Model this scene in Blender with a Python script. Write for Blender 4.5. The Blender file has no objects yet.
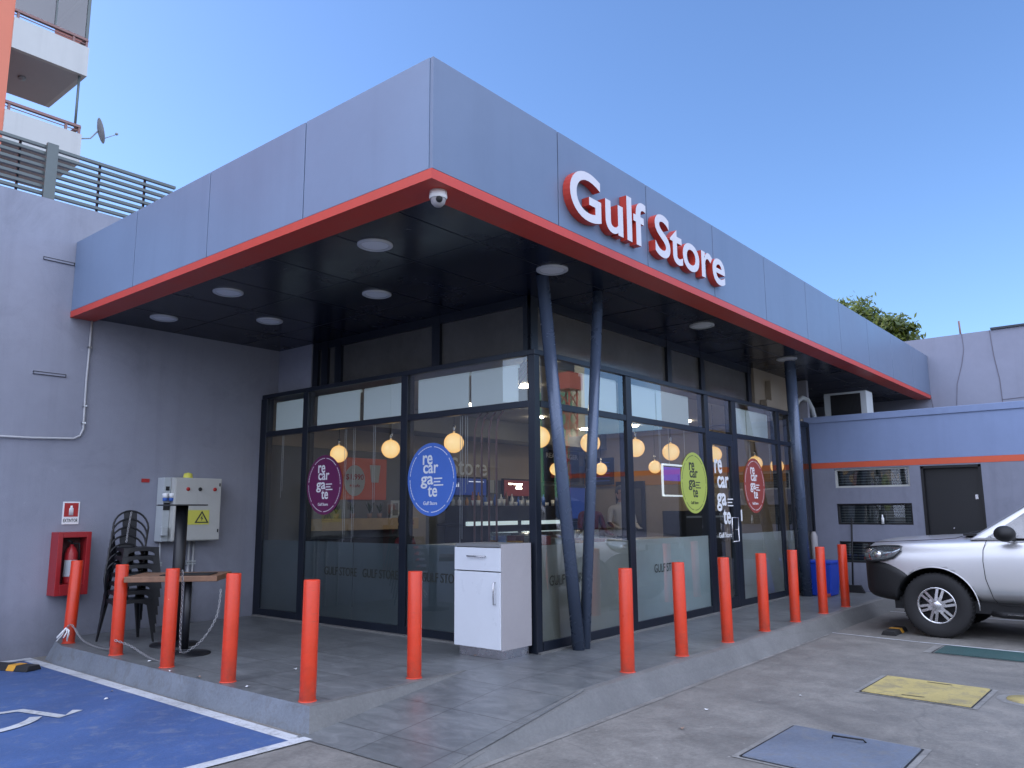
import bpy, bmesh, math, random
from mathutils import Vector, Matrix
random.seed(7)
R = math.radians
C = bpy.context.scene.collection
WL = {}                                   # world location of every root

# ------------------------------------------------------------------ materials
def nodes(name):
    m = bpy.data.materials.new(name); m.use_nodes = True
    nt = m.node_tree; nt.nodes.clear()
    out = nt.nodes.new('ShaderNodeOutputMaterial')
    return m, nt, out
def N(nt, t, **kw):
    n = nt.nodes.new(t)
    for k, v in kw.items():
        if k in n.inputs: n.inputs[k].default_value = v
        else: setattr(n, k, v)
    return n
def ramp(nt, src, stops):
    r = nt.nodes.new('ShaderNodeValToRGB'); nt.links.new(src, r.inputs[0])
    e = r.color_ramp.elements
    while len(e) < len(stops): e.new(.5)
    for i, (p, c) in enumerate(stops):
        e[i].position = p; e[i].color = (c if len(c) == 4 else (*c, 1))
    return r.outputs[0]
def mixc(nt, fac, a, b, mode='MIX'):
    n = nt.nodes.new('ShaderNodeMix'); n.data_type = 'RGBA'; n.blend_type = mode
    for sock, v in ((n.inputs[0], fac), (n.inputs[6], a), (n.inputs[7], b)):
        if hasattr(v, 'is_linked'): nt.links.new(v, sock)
        else: sock.default_value = v if not isinstance(v, tuple) or len(v) == 4 else (*v, 1)
    return n.outputs[2]
def math_(nt, op, a, b=0.0, clamp=False):
    n = nt.nodes.new('ShaderNodeMath'); n.operation = op; n.use_clamp = clamp
    for i, v in enumerate((a, b)):
        if hasattr(v, 'is_linked'): nt.links.new(v, n.inputs[i])
        else: n.inputs[i].default_value = v
    return n.outputs[0]
def pos(nt, world=True):
    if world: return nt.nodes.new('ShaderNodeNewGeometry').outputs['Position']
    return nt.nodes.new('ShaderNodeTexCoord').outputs['Object']
def noise(nt, vec, scale, detail=4, rough=.6, dist=0, stretch=None):
    if stretch:
        mp = nt.nodes.new('ShaderNodeMapping'); mp.inputs['Scale'].default_value = stretch
        nt.links.new(vec, mp.inputs[0]); vec = mp.outputs[0]
    n = N(nt, 'ShaderNodeTexNoise', Scale=scale, Detail=detail, Roughness=rough, Distortion=dist)
    nt.links.new(vec, n.inputs['Vector']); return n.outputs['Fac']
def paint(name, col, rough=.5, metal=0, var=.12, scale=2.5, bump=.05, bscale=60, streak=0, dirt=0, world=True, spec=.5, coat=0, splash=0, chips=None):
    """a surface with two scales of tone, optional rain streaks and grime"""
    m, nt, out = nodes(name)
    b = N(nt, 'ShaderNodeBsdfPrincipled', Roughness=rough, Metallic=metal)
    b.inputs['Specular IOR Level'].default_value = spec; b.inputs['Coat Weight'].default_value = coat
    p = pos(nt, world)
    n1 = noise(nt, p, scale, 6, .62, .4); n2 = noise(nt, p, scale*9, 3)
    d = tuple(max(c*(1-var), 0) for c in col); l = tuple(min(c*(1+var), 1) for c in col)
    c = ramp(nt, n1, [(.3, d), (.7, l)])
    c = mixc(nt, .25, c, ramp(nt, n2, [(.3, d), (.7, l)]))
    if streak:
        s = noise(nt, p, 5, 4, .6, 0, (1, 1, .06))
        f = math_(nt, 'MULTIPLY', ramp(nt, s, [(.5, (0,0,0)), (.75, (1,1,1))]), streak)
        c = mixc(nt, f, c, tuple(x*.55 for x in col))
    if dirt:
        s = noise(nt, p, scale*1.7, 8, .75, 1)
        f = math_(nt, 'MULTIPLY', ramp(nt, s, [(.52, (0,0,0)), (.7, (1,1,1))]), dirt)
        c = mixc(nt, f, c, tuple(x*.5 for x in col))
    if splash:
        sx = nt.nodes.new('ShaderNodeSeparateXYZ'); nt.links.new(p, sx.inputs[0])
        g = math_(nt, 'SUBTRACT', .42, sx.outputs['Z'], True); g = math_(nt, 'MULTIPLY', g, 2.2, True)
        g = math_(nt, 'MULTIPLY', g, math_(nt, 'ADD', noise(nt, p, 4, 8, .75, .5), .1), True)
        c = mixc(nt, math_(nt, 'MULTIPLY', g, splash), c, tuple(x*.45 for x in col))
        pz_ = ramp(nt, noise(nt, p, 1.4, 9, .8, .3), [(.66, (0,0,0)), (.68, (1,1,1))])
        c = mixc(nt, math_(nt, 'MULTIPLY', pz_, .28), c, tuple(min(1, x*1.45) for x in col))
    if chips:
        ch_ = ramp(nt, noise(nt, p, 26, 6, .7), [(.70, (0,0,0)), (.72, (1,1,1))]); c = mixc(nt, math_(nt, 'MULTIPLY', ch_, .8), c, chips)
        sx = nt.nodes.new('ShaderNodeSeparateXYZ'); nt.links.new(p, sx.inputs[0])
        g = math_(nt, 'MULTIPLY', math_(nt, 'SUBTRACT', .30, sx.outputs['Z'], True), 2.6, True)
        g = math_(nt, 'MULTIPLY', g, ramp(nt, noise(nt, p, 14, 8, .75), [(.35, (0,0,0)), (.65, (1,1,1))]))
        c = mixc(nt, math_(nt, 'MULTIPLY', g, .75), c, (.12,.05,.035))
        sc_ = ramp(nt, noise(nt, p, 9, 5, .6, 0, (1, 1, 6)), [(.64, (0,0,0)), (.68, (1,1,1))]); c = mixc(nt, math_(nt, 'MULTIPLY', sc_, .4), c, (.35,.06,.03))
    nt.links.new(c, b.inputs['Base Color'])
    rr = math_(nt, 'ADD', math_(nt, 'MULTIPLY', n1, .25), rough-.12, True); nt.links.new(rr, b.inputs['Roughness'])
    if bump:
        bp = N(nt, 'ShaderNodeBump', Strength=bump, Distance=.02)
        nt.links.new(noise(nt, p, bscale, 4, .65), bp.inputs['Height']); nt.links.new(bp.outputs[0], b.inputs['Normal'])
    nt.links.new(b.outputs[0], out.inputs[0]); return m
def emit(name, col, s, base=(.8,.8,.8)):
    m, nt, out = nodes(name)
    b = N(nt, 'ShaderNodeBsdfPrincipled', Roughness=.4); b.inputs['Base Color'].default_value = (*base, 1)
    b.inputs['Emission Color'].default_value = (*col, 1); b.inputs['Emission Strength'].default_value = s
    nt.links.new(b.outputs[0], out.inputs[0]); return m
def glass(name, tint=(.82,.87,.87), refl=1.0, add=.0):
    m, nt, out = nodes(name)
    t = nt.nodes.new('ShaderNodeBsdfTransparent'); t.inputs[0].default_value = (*tint, 1)
    g = nt.nodes.new('ShaderNodeBsdfGlossy'); g.inputs['Roughness'].default_value = .0; g.inputs[0].default_value = (.95,.97,1,1)
    f = nt.nodes.new('ShaderNodeFresnel'); f.inputs[0].default_value = 1.52
    k = math_(nt, 'ADD', math_(nt, 'MULTIPLY', f.outputs[0], refl), add, True)
    bp = N(nt, 'ShaderNodeBump', Strength=.012, Distance=.02)
    nt.links.new(noise(nt, pos(nt), 1.3, 2), bp.inputs['Height']); nt.links.new(bp.outputs[0], g.inputs['Normal'])
    mx = nt.nodes.new('ShaderNodeMixShader'); nt.links.new(k, mx.inputs[0])
    nt.links.new(t.outputs[0], mx.inputs[1]); nt.links.new(g.outputs[0], mx.inputs[2]); nt.links.new(mx.outputs[0], out.inputs[0]); return m
def frosted(name, col, opac):
    m, nt, out = nodes(name)
    t = nt.nodes.new('ShaderNodeBsdfTransparent'); t.inputs[0].default_value = (.75,.85,.9,1)
    b = N(nt, 'ShaderNodeBsdfPrincipled', Roughness=.38)
    tl = nt.nodes.new('ShaderNodeBsdfTranslucent'); tl.inputs[0].default_value = (*[min(1, c*1.3) for c in col], 1)
    p = pos(nt); n1 = noise(nt, p, 1.2, 3)
    nt.links.new(ramp(nt, n1, [(.3, tuple(c*.8 for c in col)), (.7, tuple(c*1.15 for c in col))]), b.inputs['Base Color'])
    ms = nt.nodes.new('ShaderNodeAddShader'); nt.links.new(b.outputs[0], ms.inputs[0])
    mt_ = nt.nodes.new('ShaderNodeMixShader'); mt_.inputs[0].default_value = .3; nt.links.new(b.outputs[0], mt_.inputs[1]); nt.links.new(tl.outputs[0], mt_.inputs[2])
    nt.nodes.remove(ms)
    mx = nt.nodes.new('ShaderNodeMixShader'); mx.inputs[0].default_value = opac
    nt.links.new(t.outputs[0], mx.inputs[1]); nt.links.new(mt_.outputs[0], mx.inputs[2]); nt.links.new(mx.outputs[0], out.inputs[0]); return m

def ground_mat():
    m, nt, out = nodes('forecourt concrete')
    b = N(nt, 'ShaderNodeBsdfPrincipled', Roughness=.75); b.inputs['Specular IOR Level'].default_value = .35
    p = pos(nt)
    n1 = noise(nt, p, .45, 8, .7, .8); n2 = noise(nt, p, 3.2, 8, .72, .6); n3 = noise(nt, p, 42, 4, .7); n4 = noise(nt, p, 190, 2)
    c = ramp(nt, n1, [(.3, (.138,.130,.118)), (.52, (.198,.187,.172)), (.72, (.27,.255,.232))])
    c = mixc(nt, .62, c, ramp(nt, n2, [(.3, (.09,.086,.08)), (.5, (.165,.156,.145)), (.74, (.31,.29,.265))]))
    c = mixc(nt, .25, c, ramp(nt, n3, [(.3, (.07,.07,.07)), (.7, (.30,.30,.29))]))
    st = noise(nt, p, .9, 6, .6, 1.5, (1.0, .35, 1))                    # tyre and oil stains
    c = mixc(nt, math_(nt, 'MULTIPLY', ramp(nt, st, [(.52, (0,0,0)), (.72, (1,1,1))]), .5), c, (.06,.06,.063))
    v = N(nt, 'ShaderNodeTexVoronoi', Scale=.42); v.feature = 'DISTANCE_TO_EDGE'
    mpn = nt.nodes.new('ShaderNodeVectorMath'); mpn.operation = 'ADD'
    nn = N(nt, 'ShaderNodeTexNoise', Scale=1.7, Detail=6); nt.links.new(p, nn.inputs['Vector'])
    sc = nt.nodes.new('ShaderNodeVectorMath'); sc.operation = 'SCALE'; sc.inputs['Scale'].default_value = .55
    nt.links.new(nn.outputs['Color'], sc.inputs[0]); nt.links.new(p, mpn.inputs[0]); nt.links.new(sc.outputs[0], mpn.inputs[1])
    nt.links.new(mpn.outputs[0], v.inputs['Vector'])
    cr = ramp(nt, v.outputs['Distance'], [(.0, (1,1,1)), (.006, (0,0,0))])
    c = mixc(nt, math_(nt, 'MULTIPLY', cr, .28), c, (.07,.07,.07))
    sp = N(nt, 'ShaderNodeTexVoronoi', Scale=5.5); nt.links.new(p, sp.inputs['Vector'])     # small pale chips
    c = mixc(nt, math_(nt, 'MULTIPLY', ramp(nt, sp.outputs['Distance'], [(.035, (1,1,1)), (.06, (0,0,0))]), .5), c, (.42,.40,.37))
    nt.links.new(c, b.inputs['Base Color'])
    nt.links.new(ramp(nt, n2, [(.3, (.5,)*3), (.7, (.85,)*3)]), b.inputs['Roughness'])
    h = mixc(nt, .5, ramp(nt, n3, [(0, (0,0,0)), (1, (1,1,1))]), ramp(nt, n4, [(0, (0,0,0)), (1, (1,1,1))]))
    bp = N(nt, 'ShaderNodeBump', Strength=.35, Distance=.012); nt.links.new(h, bp.inputs['Height']); nt.links.new(bp.outputs[0], b.inputs['Normal'])
    nt.links.new(b.outputs[0], out.inputs[0]); return m
def tile_mat():
    m, nt, out = nodes('dark slate tiles')
    b = N(nt, 'ShaderNodeBsdfPrincipled'); p = pos(nt)
    br = N(nt, 'ShaderNodeTexBrick', Scale=1.0); br.inputs['Mortar Size'].default_value = .006; br.inputs['Brick Width'].default_value = .6; br.inputs['Row Height'].default_value = .6; br.offset = 0
    br.inputs['Color1'].default_value = (.30,.30,.30,1); br.inputs['Color2'].default_value = (.78,.78,.78,1); br.inputs['Mortar'].default_value = (.5,.5,.5,1)
    br.inputs['Mortar Smooth'].default_value = .3
    mp = nt.nodes.new('ShaderNodeMapping'); mp.inputs['Rotation'].default_value = (0,0,R(90)); nt.links.new(p, mp.inputs[0]); nt.links.new(mp.outputs[0], br.inputs['Vector'])
    n1 = noise(nt, p, 1.1, 8, .68, .9); n2 = noise(nt, p, 7, 7, .7, 1.2, (1, .45, 1)); n3 = noise(nt, p, 60, 3)
    c = ramp(nt, n2, [(.28, (.055,.060,.064)), (.52, (.120,.128,.133)), (.74, (.22,.228,.233))])
    c = mixc(nt, .38, c, ramp(nt, n1, [(.3, (.085,.092,.098)), (.7, (.19,.20,.205))]))
    c = mixc(nt, .16, c, br.outputs['Color'], 'SOFT_LIGHT')
    c = mixc(nt, math_(nt, 'MULTIPLY', br.outputs['Fac'], .75), c, (.05,.05,.053))
    ds = noise(nt, p, 2.2, 8, .8, 1)
    c = mixc(nt, math_(nt, 'MULTIPLY', ramp(nt, ds, [(.5, (0,0,0)), (.75, (1,1,1))]), .35), c, (.20,.20,.205))
    nt.links.new(c, b.inputs['Base Color'])
    nt.links.new(ramp(nt, n1, [(.3, (.32,)*3), (.7, (.46,)*3)]), b.inputs['Roughness'])
    h = mixc(nt, .3, n2, n3)
    h = mixc(nt, br.outputs['Fac'], h, (0,0,0))
    bp = N(nt, 'ShaderNodeBump', Strength=.12, Distance=.008); nt.links.new(h, bp.inputs['Height']); nt.links.new(bp.outputs[0], b.inputs['Normal'])
    nt.links.new(b.outputs[0], out.inputs[0]); return m
def worn_paint(name, col, under=(.15,.148,.15), wear=.5, scale=6, lo=.55):
    """paint on the ground with the concrete showing through"""
    m, nt, out = nodes(name); b = N(nt, 'ShaderNodeBsdfPrincipled', Roughness=.6); p = pos(nt)
    n1 = noise(nt, p, scale, 9, .75, .8); n2 = noise(nt, p, .9, 5, .6, 1); n3 = noise(nt, p, 45, 4, .7)
    c = ramp(nt, n2, [(.3, tuple(x*.72 for x in col)), (.7, tuple(min(1, x*1.22) for x in col))])
    c = mixc(nt, .22, c, ramp(nt, n3, [(.3, tuple(x*.5 for x in col)), (.7, tuple(min(1, x*1.5) for x in col))]))
    c = mixc(nt, math_(nt, 'MULTIPLY', ramp(nt, n1, [(lo, (0,0,0)), (lo+.17, (1,1,1))]), wear), c, under)
    nt.links.new(c, b.inputs['Base Color'])
    bp = N(nt, 'ShaderNodeBump', Strength=.3, Distance=.01); nt.links.new(n3, bp.inputs['Height']); nt.links.new(bp.outputs[0], b.inputs['Normal'])
    nt.links.new(b.outputs[0], out.inputs[0]); return m
def leaf_mat():
    m, nt, out = nodes('leaves'); b = N(nt, 'ShaderNodeBsdfPrincipled', Roughness=.55)
    g = nt.nodes.new('ShaderNodeNewGeometry')
    nt.links.new(ramp(nt, g.outputs['Random Per Island'], [(0, (.022,.045,.012)), (.6, (.055,.085,.022)), (1, (.13,.15,.035))]), b.inputs['Base Color'])
    t = nt.nodes.new('ShaderNodeBsdfTranslucent'); t.inputs[0].default_value = (.22,.26,.04,1)
    mx = nt.nodes.new('ShaderNodeMixShader'); mx.inputs[0].default_value = .3
    nt.links.new(b.outputs[0], mx.inputs[1]); nt.links.new(t.outputs[0], mx.inputs[2]); nt.links.new(mx.outputs[0], out.inputs[0]); return m

M = dict(
 ground=ground_mat(), tile=tile_mat(),
 kerb=worn_paint('kerb concrete', (.155,.155,.152), (.12,.12,.12), .6, 5, .5),
 kerb_blue=worn_paint('grey blue kerb paint', (.165,.185,.215), (.12,.12,.12), .8, 5, .5),
 blue_floor=worn_paint('blue bay paint', (.045,.095,.24), (.17,.20,.27), .55, 6.5, .52),
 white_line=worn_paint('white line paint', (.50,.52,.55), (.15,.15,.15), .7, 9, .50),
 yellow_cover=worn_paint('yellow steel cover', (.42,.34,.13), (.2,.175,.12), .8, 6, .48),
 blue_cover=worn_paint('blue grey steel cover', (.125,.15,.20), (.15,.155,.165), .8, 6, .5),
 green_cover=worn_paint('green steel cover', (.02,.065,.065), (.09,.1,.1), .5, 7, .55),
 pale=worn_paint('pale mortar', (.24,.235,.225), (.15,.145,.14), .95, 5, .44),
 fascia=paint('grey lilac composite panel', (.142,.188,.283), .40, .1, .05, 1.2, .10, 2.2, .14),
 fascia_skylit=paint('grey lilac composite panel skylit', (.163,.224,.338), .40, .1, .05, 1.2, .10, 2.2, .14),  # same panel as the front, brighter sky on this face put into its colour
 red=paint('red trim', (.50,.048,.030), .42, 0, .08, 3, .01),
 soffit=paint('black soffit boards', (.0035,.006,.018), .24, 0, .2, 1.5, .02, 8),
 navy=paint('dark navy aluminium', (.013,.018,.030), .32, .3, .15, 2, .01),
 steel_blue=paint('blue grey painted steel', (.085,.115,.18), .26, .2, .1, 3, .01),
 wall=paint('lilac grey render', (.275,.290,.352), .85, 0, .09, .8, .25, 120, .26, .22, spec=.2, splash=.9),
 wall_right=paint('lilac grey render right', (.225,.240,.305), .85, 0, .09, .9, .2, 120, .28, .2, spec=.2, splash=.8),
 wall_top=paint('blue lilac render', (.215,.28,.45), .8, 0, .06, .9, .15, 120, .12, .06, spec=.2),
 stripe=paint('orange red stripe', (.60,.10,.045), .6, 0, .08, 3, .05),
 far=paint('violet grey panel wall', (.235,.255,.335), .8, 0, .08, .8, .1, 60, .15, .1),
 crackm=paint('crack line', (.13,.125,.16), .8, 0, .1, 3, 0),  # dark tone of the cracks in the far wall
 orange_d=paint('worn orange collar', (.55,.06,.03), .6, 0, .2, 9, .05),
 orange=paint('orange red bollard paint', (.62,.040,.010), .32, 0, .10, 5, .03, 60, 0, .18, world=True, chips=(.62,.45,.22)),
 white=paint('white laminate', (.66,.70,.76), .3, 0, .03, 3, .0),
 grey_lam=paint('warm grey laminate', (.36,.345,.36), .45, 0, .05, 3, .02),
 chrome=paint('brushed steel', (.6,.6,.62), .25, 1, .08, 12, .01),
 black=paint('black powder coat', (.006,.007,.010), .42, 0, .15, 6, .02, world=False),
 matt_black=paint('black plastic', (.005,.0055,.0075), .6, 0, .15, 6, .08, 90, world=False),
 rubber=paint('tyre rubber', (.016,.016,.018), .8, 0, .2, 10, .1, 60, world=False),
 glass=glass('window glass', (.84,.88,.88), 1.9), glass_clear=glass('clear glass', (.92,.95,.95), .8),
 glass_dark=glass('dark window glass', (.25,.28,.30), 1.2, .03),
 frost_unlit=frosted('frosted film', (.16,.21,.25), .80), frost_lit=frosted('frosted film lit from inside', (.80,.93,.98), .92), frost_g=frosted('frosted film grey', (.62,.66,.64), .88),  # one film: dark room and freezer light put into left and right colours
 blind=paint('white roller blind', (.55,.62,.64), .8, 0, .04, 2, .02), blind_glow=emit('roller blind', (.55,.68,.72), .14, (.80,.85,.87)),  # second blind carries a faint glow, light put into its material
 panel=paint('brown grey clerestory panel', (.085,.083,.080), .15, 0, .25, 1.1, .01),
 globe=None, lens=paint('white lamp lens', (.72,.74,.76), .4, 0, .03, 4, 0), lamp_ring=paint('lamp ring', (.5,.52,.54), .35, 0, .03, 4, 0),
 truck=paint('x', (.5,.5,.5)),
 headlamp=paint('headlamp lens', (.30,.33,.36), .08, .8, .4, 30, .0, world=False, coat=1),
 beige=paint('beige interior wall', (.36,.315,.27), .7, 0, .08, .9, .03),
 grey_int=paint('grey interior wall', (.17,.18,.19), .7, 0, .08, .9, .03),
 ochre=paint('ochre interior band', (.50,.25,.065), .6, 0, .08, .9, .03),
 ceiling=paint('interior ceiling', (.5,.48,.46), .8, 0, .05, 1, .02),
 int_floor=paint('interior floor', (.10,.10,.10), .35, 0, .15, 1, .02),
 wood=paint('worn brown wood', (.20,.105,.060), .5, 0, .3, 6, .06, 40, .0, .3, world=False),
 pale_wood=paint('pale wood', (.42,.30,.17), .5, 0, .15, 5, .03),
 purple=paint('purple vinyl', (.13,.012,.085), .45, 0, .05, 4, 0), blue_st=paint('blue vinyl', (.06,.16,.56), .45, 0, .05, 4, 0),
 green_st=paint('lime vinyl', (.42,.50,.10), .45, 0, .05, 4, 0), red_st=paint('brick red vinyl', (.30,.055,.045), .45, 0, .05, 4, 0),
 lettering=paint('white vinyl lettering', (.78,.80,.82), .5, 0, .02, 4, 0), letter_dark=paint('dark vinyl lettering', (.03,.035,.03), .5, 0, .02, 4, 0),
 sign_white=paint('white letter face', (.58,.57,.62), .4, 0, .03, 4, 0),
 ext_red=paint('extinguisher red', (.34,.02,.025), .35, 0, .12, 5, .01), ext_dark=paint('dark recess', (.06,.008,.012), .6, 0, .1, 5, 0),
 sign_red=paint('sign red', (.38,.02,.02), .5, 0, .05, 5, 0), elgrey=paint('light grey enclosure', (.46,.47,.45), .45, 0, .06, 3, .02, 60, .15, .1),
 yellow=paint('yellow label', (.62,.60,.10), .5, 0, .05, 5, 0), chain=paint('zinc chain', (.34,.34,.35), .35, .7, .15, 20, 0, world=False),
 pvc=paint('pvc conduit', (.42,.43,.45), .5, 0, .08, 6, 0), salmon=paint('salmon render', (.60,.19,.12), .85, 0, .06, .3, .1, 60),
 apt=paint('off white concrete', (.47,.48,.47), .85, 0, .05, .4, .1, 60, .15), apt_d=paint('grey soffit concrete', (.36,.36,.37), .85, 0, .06, .6, .1, 60),
 rail=paint('brown rail', (.22,.12,.11), .5, 0, .1, 3, .02), louvre=paint('green grey aluminium', (.105,.125,.125), .45, .3, .1, 2, .01),
 dish=paint('weathered dish', (.25,.27,.29), .6, 0, .1, 3, .02), bin=paint('blue plastic', (.01,.045,.38), .4, 0, .08, 5, .01),
 bark=paint('bark', (.10,.07,.05), .9, 0, .3, 6, .3, 20), leaf=leaf_mat(), skin=paint('skin', (.42,.24,.17), .55, 0, .06, 6, 0, world=False),
 hair=paint('dark hair', (.015,.011,.010), .6, 0, .3, 30, .1, world=False), shirt=paint('pale shirt', (.45,.43,.42), .85, 0, .06, 8, .05, world=False),
 shirt_d=paint('maroon top', (.13,.02,.03), .85, 0, .1, 8, .05, world=False), trousers=paint('dark trousers', (.02,.022,.03), .85, 0, .1, 8, .05, world=False),
 net=paint('green scaffold netting', (.10,.32,.19), .9, 0, .2, .5, .05), cream=paint('cream render', (.62,.58,.42), .85, 0, .05, .4, .05),
 mast=paint('red mast paint', (.55,.10,.07), .5, 0, .05, 4, 0), brown_beam=paint('tan pier', (.30,.255,.20), .8, 0, .08, 1.5, .05),
 freezer=emit('glowing white freezer panel', (.45,.7,.9), .35, (.62,.68,.75)), strip=emit('lit shelf edge', (.75,.95,1.0), .55),  # freezer casing given a cold glow, added to brighten the frosted film
 screen_b=emit('blue screen', (.02,.08,.42), .35, (.02,.02,.05)), screen_p=emit('violet screen', (.22,.10,.62), .8, (.02,.02,.05)),
 screen_o=emit('orange screen', (.45,.07,.05), .25, (.03,.01,.01)), screen_w=emit('pale screen line', (.6,.65,.8), .9), frame_w=emit('lit white frame', (.85,.92,1), 1.0),
 dl=emit('warm ceiling disc', (1,.84,.62), 32.0), counter=paint('dark counter', (.014,.017,.024), .4, 0, .2, 3, .01), cloth_b=paint('blue ice cream print', (.03,.20,.55), .4, 0, .3, 6, 0),
 poster=emit('orange poster', (.55,.12,.05), .12, (.30,.06,.035)), cup=paint('pale print', (.42,.46,.48), .5, 0, .05, 6, 0),  # poster print has a faint glow of its own, light put into the material
 leafplant=paint('pot plant leaves', (.03,.06,.02), .6, 0, .2, 9, 0), pot=paint('clay pot', (.3,.2,.15), .8, 0, .1, 9, 0),
)
def globe_mat():
    m, nt, out = nodes('lit opal globe'); b = N(nt, 'ShaderNodeBsdfPrincipled', Roughness=.25)
    b.inputs['Base Color'].default_value = (.35,.28,.2,1)
    tc = nt.nodes.new('ShaderNodeTexCoord'); sx = nt.nodes.new('ShaderNodeSeparateXYZ'); nt.links.new(tc.outputs['Object'], sx.inputs[0])
    lw = nt.nodes.new('ShaderNodeLayerWeight'); lw.inputs[0].default_value = .35
    c = ramp(nt, lw.outputs['Facing'], [(0, (1,.70,.32)), (.8, (1,.50,.12))])
    nt.links.new(c, b.inputs['Emission Color']); b.inputs['Emission Strength'].default_value = 1.15
    nt.links.new(b.outputs[0], out.inputs[0]); return m
M['globe'] = globe_mat()
def carpaint():
    m, nt, out = nodes('silver metallic car paint'); b = N(nt, 'ShaderNodeBsdfPrincipled', Roughness=.34, Metallic=.65)
    b.inputs['Base Color'].default_value = (.60,.60,.62,1); b.inputs['Coat Weight'].default_value = .7; b.inputs['Coat Roughness'].default_value = .08
    p = pos(nt, False); n = noise(nt, p, 1.5, 5, .7)
    nt.links.new(ramp(nt, n, [(.3, (.30,)*3), (.7, (.38,)*3)]), b.inputs['Roughness'])
    nt.links.new(b.outputs[0], out.inputs[0]); return m
M['truck'] = carpaint(); M['enc'] = glass('enclosure glass', (.62,.7,.78), 1.2, .06)

# ------------------------------------------------------------------ mesh helpers
def NB(): return bmesh.new()
def vface(bm, vs, mi=0):
    try: f = bm.faces.new(vs); f.material_index = mi; return f
    except ValueError: return None
def box(bm, x0, x1, y0, y1, z0, z1, mi=0):
    v = [bm.verts.new((x, y, z)) for z in (z0, z1) for y in (y0, y1) for x in (x0, x1)]
    for q in ((0,2,3,1), (4,5,7,6), (0,1,5,4), (2,6,7,3), (0,4,6,2), (1,3,7,5)): vface(bm, [v[i] for i in q], mi)
    return v
def tube(bm, pts, r, seg=10, caps=True, mi=0, closed=False):
    pts = [Vector(p) for p in pts]; n = len(pts); rs = r if isinstance(r, (list, tuple)) else [r]*n
    rings = []; up = None
    for i, p in enumerate(pts):
        if closed: d = pts[(i+1) % n]-pts[i-1]
        else: d = pts[min(i+1, n-1)]-pts[max(i-1, 0)]
        d.normalize()
        if up is None: up = d.orthogonal().normalized()
        up = (up-d*up.dot(d)); up = up.normalized() if up.length > 1e-6 else d.orthogonal().normalized()
        s = d.cross(up)
        rings.append([bm.verts.new(p+(up*math.cos(a)+s*math.sin(a))*rs[i]) for a in [2*math.pi*k/seg for k in range(seg)]])
    for i in range(n if closed else n-1):
        A, B_ = rings[i], rings[(i+1) % n]
        for k in range(seg):
            f = vface(bm, (A[k], A[(k+1) % seg], B_[(k+1) % seg], B_[k]), mi)
            if f: f.smooth = True
    if caps and not closed:
        vface(bm, rings[0][::-1], mi); vface(bm, rings[-1], mi)
def lathe(bm, c, prof, seg=24, mi=0, axis='Z'):
    c = Vector(c); rings = []
    for r, h in prof:
        ring = []
        for k in range(seg):
            a = 2*math.pi*k/seg; u, v = max(r, 1e-4)*math.cos(a), max(r, 1e-4)*math.sin(a)
            ring.append(bm.verts.new(c+Vector({'Z': (u, v, h), 'X': (h, u, v), 'Y': (v, h, u)}[axis])))
        rings.append(ring)
    for A, B_ in zip(rings, rings[1:]):
        for k in range(seg):
            f = vface(bm, (A[k], A[(k+1) % seg], B_[(k+1) % seg], B_[k]), mi)
            if f: f.smooth = True
def prism(bm, poly, depth, o=(0,0,0), u=(1,0,0), v=(0,1,0), mi=0):
    """polygon (a,b) in the plane o+a*u+b*v, thickened by depth along u x v"""
    o, u, v = Vector(o), Vector(u), Vector(v); n = u.cross(v).normalized()*depth
    A = [bm.verts.new(o+u*a+v*b) for a, b in poly]; B_ = [bm.verts.new(o+u*a+v*b+n) for a, b in poly]
    vface(bm, A[::-1], mi); vface(bm, B_, mi)
    for i in range(len(poly)): vface(bm, (A[i], A[(i+1) % len(poly)], B_[(i+1) % len(poly)], B_[i]), mi)
def sphere(bm, c, r, sx=1, sy=1, sz=1, seg=20, mi=0):
    m = Matrix.Translation(c) @ Matrix.Diagonal((sx, sy, sz, 1))
    g = bmesh.ops.create_uvsphere(bm, u_segments=seg, v_segments=max(6, seg//2), radius=r, matrix=m)
    for v in g['verts']:
        for f in v.link_faces: f.smooth = True; f.material_index = mi
def strip(bm, pts, w, z, h=.0, mi=0):
    """flat painted line through points at height z"""
    pts = [Vector((x, y, 0)) for x, y in pts]; L = []
    for i, p in enumerate(pts):
        d = (pts[min(i+1, len(pts)-1)]-pts[max(i-1, 0)]).normalized(); s = Vector((-d.y, d.x, 0))*w/2
        L.append((bm.verts.new((p.x+s.x, p.y+s.y, z)), bm.verts.new((p.x-s.x, p.y-s.y, z))))
    for a, b in zip(L, L[1:]): vface(bm, (a[0], a[1], b[1], b[0]), mi)

def obj(name, bm, mat, parent=None, bevel=0, smooth=None, label=None, recalc=True):
    if recalc: bmesh.ops.recalc_face_normals(bm, faces=bm.faces)
    me = bpy.data.meshes.new(name)
    if parent is not None:
        off = WL[parent.name]
        bmesh.ops.translate(bm, verts=bm.verts, vec=-off)
    else: off = Vector((0, 0, 0))
    bm.to_mesh(me); bm.free()
    for m in (mat if isinstance(mat, (list, tuple)) else [mat]): me.materials.append(M[m] if isinstance(m, str) else m)
    o = bpy.data.objects.new(name, me); C.objects.link(o)
    if parent is not None: o.parent = parent
    WL[o.name] = off
    if bevel:
        b = o.modifiers.new('bevel', 'BEVEL'); b.width = bevel; b.segments = 2; b.limit_method = 'ANGLE'; b.angle_limit = R(40); b.harden_normals = False
    if label: o['label'] = label
    return o
def tag(o, label, cat, group=None):
    o['label'] = label; o['category'] = cat
    if group: o['group'] = group
    return o
def thing(name, label, cat, loc=(0,0,0), group=None):
    o = bpy.data.objects.new(name, None); C.objects.link(o); o.location = loc; o.empty_display_size = .1
    WL[o.name] = Vector(loc); return tag(o, label, cat, group)
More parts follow.
